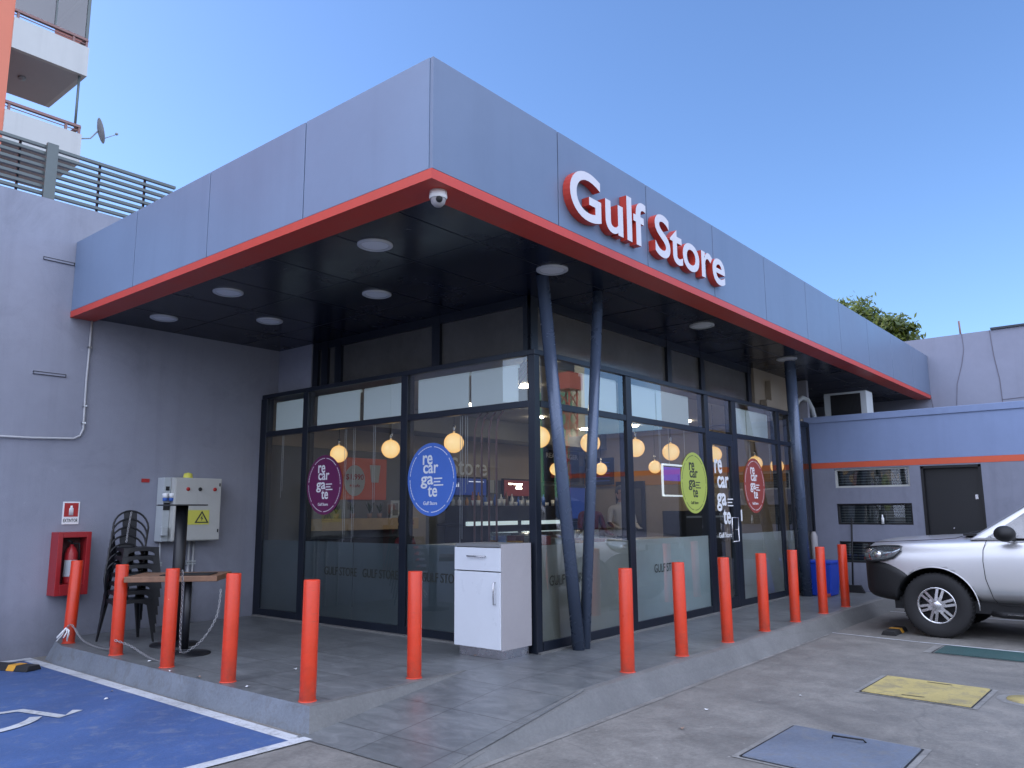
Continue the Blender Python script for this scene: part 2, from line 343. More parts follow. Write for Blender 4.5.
def struct(name, bm, mat): o = obj(name, bm, mat); o['kind'] = 'structure'; return o
def solo(name, bm, mat, label, cat, group=None, bevel=0): return tag(obj(name, bm, mat, None, bevel), label, cat, group)
def kids(o): return [c for c in bpy.data.objects if c.parent is o]
def dup(root, loc, rotz=0, label=None, group=None, cm=None):
    r = root.copy(); C.objects.link(r); r.location = loc; r.rotation_euler = (0, 0, rotz); WL[r.name] = Vector(loc)
    if label: r['label'] = label
    if group: r['group'] = group
    for ch in cm[root.name]:
        c = ch.copy(); C.objects.link(c); c.parent = r
        for g in cm.get(ch.name, []):
            d = g.copy(); C.objects.link(d); d.parent = c
    return r
def childmap(root):
    m = {root.name: kids(root)}
    for c in m[root.name]: m[c.name] = kids(c)
    return m
def bar(bm, p, q, w, h, mi=0):
    """rectangular bar from p to q: w across (horizontal), h the other way"""
    p, q = Vector(p), Vector(q); d = (q-p).normalized()
    up = Vector((0,0,1)) if abs(d.z) < .95 else Vector((0,1,0))
    s = d.cross(up).normalized(); t = s.cross(d).normalized()
    A = [bm.verts.new(p+s*a*w/2+t*b*h/2) for a, b in ((-1,-1),(1,-1),(1,1),(-1,1))]
    B_ = [bm.verts.new(q+s*a*w/2+t*b*h/2) for a, b in ((-1,-1),(1,-1),(1,1),(-1,1))]
    vface(bm, A[::-1], mi); vface(bm, B_, mi)
    for i in range(4): vface(bm, (A[i], A[(i+1) % 4], B_[(i+1) % 4], B_[i]), mi)

_txt = {}
def text_bm(body, depth=.001, bold=0, res=4):
    cu = bpy.data.curves.new('t', 'FONT'); cu.body = body; cu.size = 1; cu.extrude = depth; cu.offset = bold; cu.resolution_u = res
    o = bpy.data.objects.new('t', cu); C.objects.link(o); bpy.context.view_layer.update()
    dg = bpy.context.evaluated_depsgraph_get(); me = bpy.data.meshes.new_from_object(o.evaluated_get(dg))
    bm = NB(); bm.from_mesh(me); bpy.data.meshes.remove(me); bpy.data.objects.remove(o); bpy.data.curves.remove(cu)
    return bm
def put_text(bm_out, body, o, u, v, w=None, h=None, depth=.0015, bold=0, center=False, res=3):
    """write body with its ink box fitted to width w / height h, lower left corner at o"""
    t = text_bm(body, .5, bold, res); xs = [p.co.x for p in t.verts]; ys = [p.co.y for p in t.verts]
    x0, x1, y0, y1 = min(xs), max(xs), min(ys), max(ys); sx = w/(x1-x0) if w else None; sy = h/(y1-y0) if h else sx
    if sx is None: sx = sy
    u, v, o = Vector(u), Vector(v), Vector(o); n = u.cross(v)
    if center: o = o-u*(x1-x0)*sx/2
    mp = {}
    for p in t.verts: mp[p] = bm_out.verts.new(o+u*(p.co.x-x0)*sx+v*(p.co.y-y0)*sy+n*(p.co.z+.5)*depth)
    for f in t.faces: vface(bm_out, [mp[q] for q in f.verts])
    t.free(); return (x1-x0)*sx

UR, VR = (1,0,0), (0,0,1)          # writing on faces that look towards -y
UL = (0,-1,0)                      # writing on faces that look towards -x
GZ = -.18                          # level of the forecourt

# ------------------------------------------------------------------ the setting
bm = NB()
for a, b in ((-150, -40), (-40, -12), (-12, 20), (20, 60), (60, 250)):
    for c, d in ((-250, -40), (-40, -12), (-12, 12), (12, 60), (60, 250)):
        vface(bm, [bm.verts.new(p) for p in ((a,c,GZ), (b,c,GZ), (b,d,GZ), (a,d,GZ))])
bmesh.ops.remove_doubles(bm, verts=bm.verts, dist=.001)
struct('ground', bm, 'ground')

def platform():
    bm = NB()
    # top of the pavement, right strip and left terrace; slopes of the kerb faces are separate
    P_ = [(-2.62,.02),(-2.64,4.25),(-2.56,4.62),(-2.38,4.84),(-.0,4.84),(-.0,.02)]
    vface(bm, [bm.verts.new((x, y, 0)) for x, y in P_])
    vface(bm, [bm.verts.new(p) for p in ((-1.0,.02,0),(0,.02,0),(0,-1.22,0),(-1.0,-1.22,0))])
    vface(bm, [bm.verts.new(p) for p in ((0,.02,0),(8,.02,0),(8,-1.22,0),(0,-1.22,0))])
    return bm
struct('pavement', platform(), 'tile')
bm = NB()
vface(bm, [bm.verts.new(p) for p in ((-1.0,.0,0),(-1.0,-1.24,0),(-2.74,-1.36,GZ+.006),(-2.74,-.02,GZ+.006))])
struct('ramp', bm, 'tile')
bm = NB()                                       # kerb of the left terrace, painted face
E = [(-2.62,.0),(-2.64,4.25),(-2.56,4.62),(-2.38,4.84)]; F = [(-2.67,-.07),(-2.70,4.25),(-2.64,4.66),(-2.42,4.90)]
for i in range(3):
    vface(bm, [bm.verts.new(p) for p in ((*E[i],.001), (*E[i+1],.001), (*F[i+1],GZ-.01), (*F[i],GZ-.01))])
o = struct('kerb', bm, 'kerb_blue')
bm = NB()                                       # side of the terrace along the ramp
vface(bm, [bm.verts.new(p) for p in ((-2.62,.0,.001),(-2.67,-.07,GZ-.01),(-1.0,-.004,-.02),(-1.0,.0,.001))])
vface(bm, [bm.verts.new(p) for p in ((-2.62,.0,.002),(-1.0,.0,.002),(-1.0,.035,.002),(-2.62,.045,.002))])
struct('kerb', bm, 'kerb')
bm = NB()                                       # sloped concrete kerb along the right strip, falling beside the ramp
S = [(-2.74,-1.36,GZ+.008,-1.40),(-2.2,-1.28,-.12,-1.42),(-1.0,-1.20,.003,-1.40),(2,-1.2,.003,-1.38),(5,-1.2,.003,-1.37),(7.9,-1.2,.003,-1.36)]
for a, b in zip(S, S[1:]):
    vface(bm, [bm.verts.new(p) for p in ((a[0],a[1],a[2]), (b[0],b[1],b[2]), (b[0],b[1]-.07,b[2]-.012), (a[0],a[1]-.05,a[2]-.01))])
    vface(bm, [bm.verts.new(p) for p in ((a[0],a[1]-.05,a[2]-.01), (b[0],b[1]-.07,b[2]-.012), (b[0],b[3],GZ-.005), (a[0],a[3],GZ-.005))])
bmesh.ops.remove_doubles(bm, verts=bm.verts, dist=.0005)
struct('kerb', bm, 'kerb')
bm = NB(); strip(bm, [(-2.6,-1.46),(-.8,-1.43),(1,-1.40),(2.4,-1.385),(4.1,-1.37)], .05, GZ+.004); struct('mortar_line', bm, 'pale')
bm = NB()
vface(bm, [bm.verts.new(p) for p in ((-2.81,-.07,GZ+.004),(-2.81,4.70,GZ+.004),(-9,4.70,GZ+.004),(-9,-.02,GZ+.004))])
struct('parking_bay', bm, 'blue_floor')
bm = NB(); strip(bm, [(-2.77,-.12),(-2.77,4.82)], .11, GZ+.005); strip(bm, [(-2.66,-.12),(-9,-.06)], .10, GZ+.009); strip(bm, [(-2.72,4.77),(-9,4.77)], .13, GZ+.009)
struct('parking_line', bm, 'white_line')
bm = NB(); strip(bm, [(4.28,-1.36),(4.16,-2.3),(4.10,-3.3),(4.05,-6.5)], .045, GZ+.004); struct('parking_line', bm, 'white_line')
bm = NB(); strip(bm, [(6.95,-1.36),(6.85,-6.5)], .045, GZ+.004); struct('parking_line', bm, 'white_line')
# accessible parking symbol
bm = NB(); z = GZ+.009
strip(bm, [(-4.08,2.95),(-4.05,2.40),(-3.66,2.33),(-3.53,1.86),(-3.37,1.98)], .085, z)
strip(bm, [(-4.07,2.72),(-3.72,2.62)], .07, z+.001)
strip(bm, [(-4.08+.48*math.cos(a), 2.24+.48*math.sin(a)) for a in [R(150+k*12) for k in range(16)]], .085, z+.002)
vface(bm, [bm.verts.new((-4.10+.11*math.cos(2*math.pi*k/20), 3.12+.11*math.sin(2*math.pi*k/20), z)) for k in range(20)])
struct('accessible_symbol', bm, 'white_line')

# ------------------------------------------------------------------ steel covers in the forecourt
def cover(label, pts, mat, cat='ground cover'):
    cx = sum(p[0] for p in pts)/4; cy = sum(p[1] for p in pts)/4
    t = thing('ground_cover', label, cat, (cx, cy, GZ), 'steel covers set into the forecourt')
    big = [(cx+(x-cx)*1.09, cy+(y-cy)*1.13) for x, y in pts]
    b = NB(); vface(b, [b.verts.new((x, y, GZ+.004)) for x, y in big]); obj('surround', b, 'pale', t)
    b = NB(); A = [b.verts.new((x, y, GZ+.002)) for x, y in pts]; sm = [(cx+(x-cx)*.99, cy+(y-cy)*.985) for x, y in pts]
    B_ = [b.verts.new((x, y, GZ+.014)) for x, y in sm]; vface(b, B_)
    for i in range(4): vface(b, (A[i], A[(i+1) % 4], B_[(i+1) % 4], B_[i]))
    obj('plate', b, mat, t)
    b = NB(); strip(b, [*[( cx+(x-cx)*1.012, cy+(y-cy)*1.02) for x, y in pts], (cx+(pts[0][0]-cx)*1.012, cy+(pts[0][1]-cy)*1.02)], .018, GZ+.006); obj('gap', b, 'matt_black', t)
    return t
t = cover('blue grey steel cover nearest the camera with a lifting handle', [(-1.25,-2.60),(-.35,-2.60),(-.40,-3.44),(-1.30,-3.45)], 'blue_cover')
b = NB(); tube(b, [(-.52,-2.92,GZ+.014),(-.54,-2.93,GZ+.035),(-.52,-3.12,GZ+.035),(-.50,-3.13,GZ+.014)], .006, 6); obj('handle', b, 'matt_black', t)
t = cover('yellow rectangular steel cover between the blue grey and the green covers', [(1.08,-2.64),(1.88,-2.64),(1.82,-3.48),(1.02,-3.47)], 'yellow_cover')
b = NB(); strip(b, [(1.12,-2.95),(1.13,-3.12)], .02, GZ+.016); obj('handle_slot', b, 'matt_black', t); b = NB(); strip(b, [(1.78,-3.0),(1.77,-3.2)], .02, GZ+.016); obj('handle_slot', b, 'matt_black', t)
cover('dark green steel cover beside the silver pickup', [(3.48,-2.69),(4.02,-2.69),(4.0,-4.3),(3.40,-4.25)], 'green_cover')
t = thing('valve_cover', 'small pale yellow round cover right of the yellow rectangular cover', 'ground cover', (1.58,-3.80,GZ))
b = NB(); lathe(b, (1.58,-3.80,GZ), [(.17,.001),(.165,.012),(.0,.014)], 24); obj('plate', b, 'yellow_cover', t)
b = NB(); lathe(b, (1.58,-3.80,GZ), [(.24,.002),(.17,.004)], 24); obj('surround', b, 'pale', t)

# ------------------------------------------------------------------ bollards
def make_bollard():
    t = thing('bollard', '', 'bollard'); b = NB()
    lathe(b, (0,0,0), [(.060,.0),(.060,.855),(.0575,.861),(.0,.862)], 28); obj('post', b, 'orange', t)
    b = NB(); lathe(b, (0,0,0), [(.068,.001),(.066,.006),(.0605,.008)], 24); obj('base_collar', b, 'orange_d', t)
    return t
bl0 = make_bollard(); bl0['group'] = 'orange red steel bollards round the pavement edge'; bcm = childmap(bl0)
spots = [(-2.53,4.36,-.4,'orange bollard in front of the red extinguisher cabinet, chain tied at its foot'),
 (-2.53,3.24,.0,'orange bollard in front of the stacked black chairs'),
 (-2.53,2.23,.0,'orange bollard in front of the tall black table pedestal, chain hanging beside it'),
 (-2.53,1.22,.0,'orange bollard at the right end of the wooden table'),
 (-2.53,.15,.0,'tallest looking orange bollard at the outer corner of the terrace'),
 (-1.49,.13,.0,'orange bollard just left of the white cabinet, yellow paint chips at its foot'),
 (-.20,-1.13,.0,'orange bollard right of the crossed steel columns, nearest on the right strip'),
 (.77,-1.13,.0,'orange bollard second from the crossed columns along the right strip'),
 (1.77,-1.13,.0,'orange bollard in front of the right side of the green sticker pane'),
 (2.74,-1.13,.0,'orange bollard in front of the shop door side, middle of the right strip'),
 (3.69,-1.13,.0,'orange bollard below the red round sticker and beside the far steel column'),
 (4.70,-1.13,.0,'orange bollard in front of the blue waste bin'),
 (5.62,-1.13,.0,'orange bollard farthest right, beside the headlight of the pickup')]
rnd = random.Random(3)
for i, (x, y, lean, lab) in enumerate(spots):
    o = bl0 if i == 0 else dup(bl0, (x, y, 0), rnd.uniform(0, 6), lab, None, bcm)
    if i == 0: o.location = (x, y, 0); o['label'] = lab
    o.rotation_euler = (rnd.uniform(-.012,.012)-(.035 if i == 0 else 0), rnd.uniform(-.012,.012)+(.045 if i == 0 else 0), 0)
b = NB()
for k in range(16): sphere(b, (-1.49+.072*math.cos(R(200+rnd.uniform(-50,70))), .13+.072*math.sin(R(200+rnd.uniform(-50,70))), rnd.uniform(.02,.09)), .006, 1, 1, .8, 6)
b.free()

# ------------------------------------------------------------------ the shop building
SH = thing('store_building', 'glazed corner shop under a deep grey canopy with red edge trim', 'shop building', (0, 0, 0))
K, K2, ZB, ZR, ZT = 2.595, 1.149, 3.636, 3.714, 4.556
XE, YE = 12.04, 4.87
def seam_panels(along, fixed, starts, z0, z1, mat, sgn):
    for a, b_ in zip(starts, starts[1:]):
        b = NB(); g = .006
        if along == 'x': box(b, a+g, b_-g, fixed, fixed+.03, z0, z1)
        else: box(b, fixed, fixed+.03, a+g, b_-g, z0, z1)
        obj('fascia_panel', b, mat, SH, .002)
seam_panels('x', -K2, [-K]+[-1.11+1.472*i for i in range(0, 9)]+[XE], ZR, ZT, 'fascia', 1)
seam_panels('y', -K, [-K2+.0255, .34, 1.84, 3.32, YE], ZR, ZT, 'fascia_skylit', 1)
b = NB(); box(b, -K+.035, XE, -K2+.035, -K2+.10, ZR-.02, ZT-.03); box(b, -K+.035, -K+.10, -K2+.10, YE, ZR-.02, ZT-.03); obj('fascia_backing', b, 'matt_black', SH)
b = NB(); box(b, -K-.002, XE, -K2-.002, -K2+.27, ZB, ZR-.004); box(b, -K-.002, -K+.27, -K2+.27, YE, ZB, ZR-.004); obj('trim', b, 'red', SH, label='red metal trim along the lower edge of the canopy')
b = NB(); box(b, -K+.27, XE, -K2+.27, 9, ZB+.03, ZB+.06)
obj('soffit', b, 'soffit', SH)
b = NB()
for i in range(1, 15): box(b, -K+.27+i*.98, -K+.276+i*.98, -K2+.27, 9, ZB+.027, ZB+.031)
for y in (-.45, .35, 1.3, 2.2, 3.1, 4.0): box(b, -K+.27, XE, y, y+.006, ZB+.0262, ZB+.031)
obj('soffit_joint', b, 'navy', SH)
b = NB(); box(b, -K+.1, XE, -K2+.1, 9, ZT-.25, ZT-.2); obj('roof', b, 'kerb', SH)
b = NB(); box(b, .0, XE, 8.8, 9.0, 0, ZT-.2); box(b, 7.95, 8.05, .02, 8.8, 0, ZB+.02); obj('wall', b, 'wall', SH)

# downlights
DL = [(-1.89,.27),(-1.92,2.59),(-1.82,4.17),(-.91,3.36),(-.84,1.47),(-.30,-.47),(2.81,-.50),(5.75,-.47)]
for x, y in DL:
    b = NB(); lathe(b, (x, y, ZB+.03), [(.155,0),(.155,-.012),(.135,-.022),(.118,-.012)], 28); lo = obj('downlight', b, 'lamp_ring', SH)
    b = NB(); lathe(b, (x, y, ZB+.03), [(.118,-.010),(.06,-.014),(.0,-.015)], 28); obj('lens', b, 'lens', lo)

# clerestory above the glass box, set back
cz0, cz1 = 2.99, ZB+.03
b = NB()
for y in (4.05, 3.84, 3.55, 1.70, .30): box(b, .27, .36, y-(.07 if y != .3 else .0), y+.06, cz0, cz1)
for x in (.30, 3.30, 4.30, 5.98): box(b, x, x+(.12), .27, .36, cz0, cz1)
box(b, .275, .345, .3, 4.1, cz1-.10, cz1); box(b, .3, 7.3, .275, .345, cz1-.10, cz1)
obj('clerestory_frame', b, 'navy', SH)
b = NB(); box(b, .31, .33, .36, 4.1, cz0, cz1); box(b, .36, 7.3, .31, .33, cz0, cz1); obj('clerestory_panel', b, 'panel', SH)
b = NB(); box(b, .25, .31, 4.10, 4.87, 2.99, ZB+.029); box(b, .27, .6, 4.8, 4.87, 2.9, 3.6); obj('wall', b, 'wall', SH)
b = NB(); box(b, 6.15, 7.9, .24, .36, 2.99, cz1); obj('pier', b, 'brown_beam', SH, label='tan rendered pier under the canopy end')
b = NB(); box(b, 6.6, 6.95, .14, .235, 2.99, 3.5); box(b, 6.35, 6.6, .12, .235, 2.99, 3.15); obj('pier', b, 'brown_beam', SH, .005)

# glass box: top cap, frames, panes, film, blinds
HB = 2.99; TR0, TR1 = 2.40, 2.47
b = NB(); box(b, -.02, 7.0, -.02, .34, HB-.055, HB); box(b, -.02, .34, .34, 4.84, HB-.055, HB); obj('header', b, 'navy', SH, .004)
b = NB(); box(b, .34, 7.9, .34, 4.86, HB-.03, HB-.01); obj('ceiling', b, 'ceiling', SH)
LY = [4.80, 3.80, 1.90, .0]                    # mullions of the left face
for i, y in enumerate((4.80, 3.83, 1.92)):
    b = NB(); w = .11 if i else .14; box(b, -.012, .10, y-w/2, y+w/2, 0, HB-.055); obj('mullion', b, 'navy', SH, .003)
b = NB(); box(b, -.012, .075, -.012, .075, 0, HB-.055); obj('corner_post', b, 'navy', SH, .003)
for x in (1.80, 3.84, 4.73, 6.42, 6.98):
    w = .12 if x != 4.73 else .15
    b = NB(); box(b, x-w/2, x+w/2, -.012, .10, 0, HB-.055); obj('mullion', b, 'navy', SH, .003)
for (y0, y1) in ((4.73,3.885),(3.775,1.975),(1.865,.076)):
    b = NB(); box(b, -.008, .07, y1, y0, TR0, TR1); obj('rail', b, 'navy', SH, .003)
    b = NB(); box(b, -.008, .08, y1, y0, .0, .10); obj('bottom_rail', b, 'navy', SH, .003)
for (x0, x1) in ((.09,1.74),(1.86,3.78),(4.81,6.36),(6.48,6.92)):
    b = NB(); box(b, x0, x1, -.008, .07, TR0, TR1); obj('rail', b, 'navy', SH, .003)
    b = NB(); box(b, x0, x1, -.008, .08, .0, .10); obj('bottom_rail', b, 'navy', SH, .003)
b = NB(); box(b, 3.90, 4.655, -.008, .07, TR0-.06, TR1-.03); obj('rail', b, 'navy', SH, .003)
b = NB(); box(b, -.06, -.012, .16, 4.8, 0, .018); box(b, 0, 7, -.05, -.012, 0, .015); obj('sill', b, 'kerb', SH)
panesL = [(4.73,3.885),(3.775,2.82),(2.812,1.975),(1.865,.076)]
for (y0, y1) in panesL:
    b = NB(); vface(b, [b.verts.new(p) for p in ((.012,y0,.10),(.012,y1,.10),(.012,y1,TR0),(.012,y0,TR0))]); pn = obj('window_pane', b, 'glass', SH, recalc=False)
    b = NB(); vface(b, [b.verts.new(p) for p in ((.020,y0,.10),(.020,y1,.10),(.020,y1,1.0),(.020,y0,1.0))]); obj('frosted_film', b, 'frost_unlit', pn, recalc=False)
for (y0, y1) in ((4.73,3.885),(3.775,1.975),(1.865,.10)):
    b = NB(); vface(b, [b.verts.new(p) for p in ((.012,y0,TR1),(.012,y1,TR1),(.012,y1,HB-.055),(.012,y0,HB-.055))]); obj('transom_pane', b, 'glass', SH, recalc=False)
panesR = [(.09,.9),(.906,1.74),(1.86,3.78),(4.81,5.6),(5.606,6.36),(6.48,6.92)]
for i, (x0, x1) in enumerate(panesR):
    b = NB(); vface(b, [b.verts.new(p) for p in ((x0,.012,.10),(x1,.012,.10),(x1,.012,TR0),(x0,.012,TR0))]); pn = obj('window_pane', b, 'glass', SH, recalc=False)
    b = NB(); vface(b, [b.verts.new(p) for p in ((x0,.020,.10),(x1,.020,.10),(x1,.020,1.02),(x0,.020,1.02))]); obj('frosted_film', b, 'frost_g' if i < 2 else 'frost_lit', pn, recalc=False)
for (x0, x1) in ((.09,1.74),(1.86,3.78),(3.90,4.655),(4.81,6.36),(6.48,6.92)):
    b = NB(); vface(b, [b.verts.new(p) for p in ((x0,.012,TR1),(x1,.012,TR1),(x1,.012,HB-.055),(x0,.012,HB-.055))]); obj('transom_pane', b, 'glass', SH, recalc=False)
def blind(p0, p1, z0, z1, face, mat='blind_glow'):
    b = NB(); a0, a1 = p0, p1
    if face == 'L': box(b, .10, .112, a1, a0, z0, z1); tube(b, [(.12,a0,z1),(.12,a1,z1)], .022, 10)
    else: box(b, a0, a1, .10, .112, z0, z1); tube(b, [(a0,.12,z1),(a1,.12,z1)], .022, 10)
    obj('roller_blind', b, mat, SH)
for p in ((4.66,3.93),(3.72,2.86),(2.78,2.02),(1.80,1.00),(.96,.30)): blind(p[0], p[1], 2.46, 2.865, 'L')
for p in ((.98,1.70),(1.93,2.62),(2.65,3.52),(4.88,5.40),(5.43,6.25)): blind(p[0], p[1], 2.46, 2.865, 'R')
for y, l in ((4.45,.9),(3.10,1.6),(2.55,1.1),(2.93,1.55),(1.02,.9),(1.10,1.55)):
    b = NB(); tube(b, [(.075,y,2.46),(.075,y,2.46-l)], .0028, 5); tube(b, [(.075,y-.03,2.46),(.075,y-.03,2.46-l*.9)], .0028, 5); obj('blind_chain', b, 'lettering', SH)
for x, l in ((2.64,.6),(5.42,.9),(6.2,.7)):
    b = NB(); tube(b, [(x,.075,2.46),(x,.075,2.46-l)], .0028, 5); tube(b, [(x+.03,.075,2.46),(x+.03,.075,2.46-l*.9)], .0028, 5); obj('blind_chain', b, 'lettering', SH)
# door
b = NB(); box(b, 3.90, 3.97, -.012, .04, .02, TR0-.06); box(b, 4.57, 4.655, -.012, .04, .02, TR0-.06); box(b, 3.97, 4.57, -.012, .04, TR0-.14, TR0-.06); box(b, 3.97, 4.57, -.012, .04, .02, .16)
dr = obj('door', b, 'navy', SH, .003)
b = NB(); vface(b, [b.verts.new(p) for p in ((3.97,.012,.16),(4.57,.012,.16),(4.57,.012,TR0-.14),(3.97,.012,TR0-.14))]); obj('door_pane', b, 'glass', dr, recalc=False)
b = NB(); tube(b, [(4.36,-.07,.92),(4.36,-.07,1.25),(4.56,-.07,1.25),(4.56,-.07,.92),(4.36,-.07,.92)], .010, 8); tube(b, [(4.56,-.07,1.08),(4.56,-.01,1.08)], .008, 6); obj('door_handle', b, 'chrome', dr)
b = NB(); put_text(b, 're', (3.99,-.016,1.86), UR, VR, .24, .20, .003, .022); put_text(b, 'car', (4.06,-.016,1.66), UR, VR, .36, .165, .003, .022)
put_text(b, 'ga', (4.02,-.016,1.34), UR, VR, .30, .25, .003, .022); put_text(b, 'te', (4.20,-.016,1.16), UR, VR, .24, .21, .003, .022)
for k in range(3): box(b, 4.36, 4.54-.03*(k % 2), -.018, -.016, 1.50-.045*k, 1.515-.045*k)
put_text(b, 'Gulf Store', (4.04,-.016,.98), UR, VR, .40, .07, .003, .01)
obj('lettering', b, 'lettering', dr)
b = NB(); box(b, 4.79, 4.83, -.017, -.013, 1.2, 1.36); obj('door_notice', b, 'lettering', SH)
# film lettering
for y in (3.35, 2.62, 1.62):
    b = NB(); put_text(b, 'GULF STORE', (.008,y,.60), UL, VR, .62, .10, .002); obj('film_lettering', b, 'letter_dark', SH)
for x in (.22, 2.30):
    b = NB(); put_text(b, 'GULF STORE', (x,.008,.62), UR, VR, .62, .10, .002); obj('film_lettering', b, 'letter_dark', SH)
# steel columns
for base, top, r in (((.45,-.17,0),(-.21,-.28,ZB+.03),.064), ((.55,-.17,0),(.66,-.36,ZB+.03),.056), ((6.72,-.20,0),(5.92,-.45,ZB+.03),.085)):
    b = NB(); tube(b, [base, top], r, 24); obj('column', b, 'steel_blue', SH)
b = NB(); tube(b, [(6.98,-.05,0),(6.75,-.20,ZB)], .03, 10); obj('downpipe', b, 'steel_blue', SH)

# interior shell
b = NB(); box(b, .1, 7.9, .1, 4.86, -.02, .004); obj('floor', b, 'int_floor', SH)
b = NB(); box(b, .10, 7.9, 4.80, 4.865, 0, 2.3); obj('inner_wall', b, 'grey_int', SH, label='grey lower back wall')
b = NB(); box(b, .10, 7.9, 4.79, 4.865, 2.304, 2.95); obj('inner_wall', b, 'beige', SH, label='beige upper back wall')
b = NB(); box(b, 2.75, 7.0, 4.765, 4.788, 1.93, 2.42); box(b, 2.65, 3.05, 4.70, 4.76, 0, 2.3); obj('inner_wall', b, 'beige', SH)
b = NB(); box(b, 7.80, 7.94, .1, 4.78, 0, 1.86); box(b, 7.80, 7.94, .1, 4.78, 2.16, 2.95); obj('inner_wall', b, 'beige', SH, label='beige end wall of the shop')
b = NB(); box(b, 7.79, 7.94, .1, 4.78, 1.862, 2.158); obj('inner_wall', b, 'ochre', SH, label='ochre band on the end wall')
b = NB(); box(b, 7.76, 7.785, 3.30, 3.98, 0, 1.95); obj('inner_door', b, 'navy', SH)
b = NB(); box(b, 7.745, 7.758, 3.38, 3.90, 1.1, 1.8); obj('inner_door_panel', b, 'panel', SH)
b = NB(); box(b, .3, 7.8, 4.2, 4.78, 2.62, 2.95); obj('bulkhead', b, 'grey_int', SH)
for (x, y) in ((6.6,3.9),(6.7,2.9),(6.7,1.8),(4.4,3.4),(2.4,3.2),(1.6,1.4),(3.4,1.5),(5.4,1.4)):
    b = NB(); lathe(b, (x, y, HB-.035), [(.11,0),(.11,-.02),(.0,-.022)], 20); obj('ceiling_lamp', b, 'dl', SH)

# ------------------------------------------------------------------ things in and on the shop
def pendant(x, y, z, lab, r=.117):
    t = thing('pendant_lamp', lab, 'pendant lamp', (x, y, z), 'lit globe pendant lamps in the shop window')
    b = NB(); sphere(b, (x, y, z), r, 1, 1, 1, 28); obj('globe', b, 'globe', t)
    b = NB(); tube(b, [(x,y,z+r*.97),(x,y,z+r+.09)], .016, 10); obj('cap', b, 'chrome', t)
    b = NB(); tube(b, [(x,y,z+r+.09),(x,y,2.94)], .004, 5); obj('cord', b, 'matt_black', t)
    return t
pz = 2.15
for x, y, z, lab in ((.59,3.88,pz,'leftmost glowing globe lamp, beside the purple sticker'),
 (.51,2.73,pz,'glowing globe lamp just left of the mullion between purple and blue stickers'),
 (.43,1.54,pz,'glowing globe lamp at the upper right of the blue sticker'),
 (.55,.37,pz,'glowing globe lamp right at the glass corner behind the left steel column'),
 (1.56,.39,pz,'glowing globe lamp behind the right leg of the crossed columns'),
 (2.59,.39,pz,'glowing globe lamp half hidden by the mullion right of the crossed columns'),
 (3.54,.40,pz,'glowing globe lamp at the upper left of the green sticker'),
 (4.92,.42,2.19,'glowing globe lamp behind the shop door'),
 (6.45,.42,2.12,'glowing globe lamp at the top of the red sticker'),
 (7.38,.42,2.11,'glowing globe lamp at the far right end of the glass'),
 (5.80,4.05,2.14,'small distant globe lamp seen left between the crossed columns'),
 (6.50,3.50,pz,'small distant globe lamp right of the crossed columns'),
 (6.69,2.44,pz,'small distant globe lamp above the white lit frame')): pendant(x, y, z, lab)

def sticker(c, face, rx, rz, mat, lab, ink='lettering', k=1.0):
    n = (-1,0,0) if face == 'L' else (0,-1,0); u = Vector(UL if face == 'L' else UR); v = Vector(VR)
    c = Vector(c); t = thing('window_sticker', lab, 'round sticker', c, 'round stickers on the shop windows')
    b = NB(); prism(b, [(rx*math.cos(a), rz*math.sin(a)) for a in [2*math.pi*i/72 for i in range(72)]], .003, c, u, v); obj('disc', b, mat, t)
    o = c+Vector(n)*.0032; b = NB()
    for i in range(64):
        if i % 8 == 7: continue
        a0, a1 = 2*math.pi*i/64, 2*math.pi*(i+.86)/64
        f0, f1 = .885, .905
        prism(b, [(rx*f0*math.cos(a0), rz*f0*math.sin(a0)), (rx*f1*math.cos(a0), rz*f1*math.sin(a0)), (rx*f1*math.cos(a1), rz*f1*math.sin(a1)), (rx*f0*math.cos(a1), rz*f0*math.sin(a1))], .001, o, u, v)
    obj('border_ring', b, ink, t)
    def at(a, h): return o+u*a*rx+v*h*rz
    KB = .016
    b = NB()
    put_text(b, 're', at(-.36,.40), u, v, .40*rx, .27*rz, .002, KB); put_text(b, 'car', at(-.34,.16), u, v, .62*rx, .24*rz, .002, KB)
    put_text(b, 'ga', at(-.44,-.25), u, v, .52*rx, .34*rz, .002, KB); put_text(b, 'te', at(-.14,-.48), u, v, .38*rx, .30*rz, .002, KB)
    put_text(b, 'Gulf Store', at(-.32,-.70), u, v, .56*rx, .10*rz, .002, .01)
    for q, w in enumerate((.34,.26,.38)):
        prism(b, [(.10*rx, (.0-.09*q)*rz), ((.10+w)*rx, (.0-.09*q)*rz), ((.10+w)*rx, (.035-.09*q)*rz), (.10*rx, (.035-.09*q)*rz)], .001, o, u, v)
    obj('lettering', b, ink, t)
sticker((.004,3.40,1.705), 'L', .36, .375, 'purple', 'purple round window sticker with white words, on the left glass face')
sticker((.004,1.47,1.715), 'L', .385, .405, 'blue_st', 'blue round window sticker with white words, largest of the round stickers')
sticker((3.41,.004,1.715), 'R', .375, .40, 'green_st', 'lime green round window sticker with dark words, left of the door', 'letter_dark')
sticker((5.38,.004,1.72), 'R', .385, .41, 'red_st', 'brick red round window sticker with white words, right of the door')

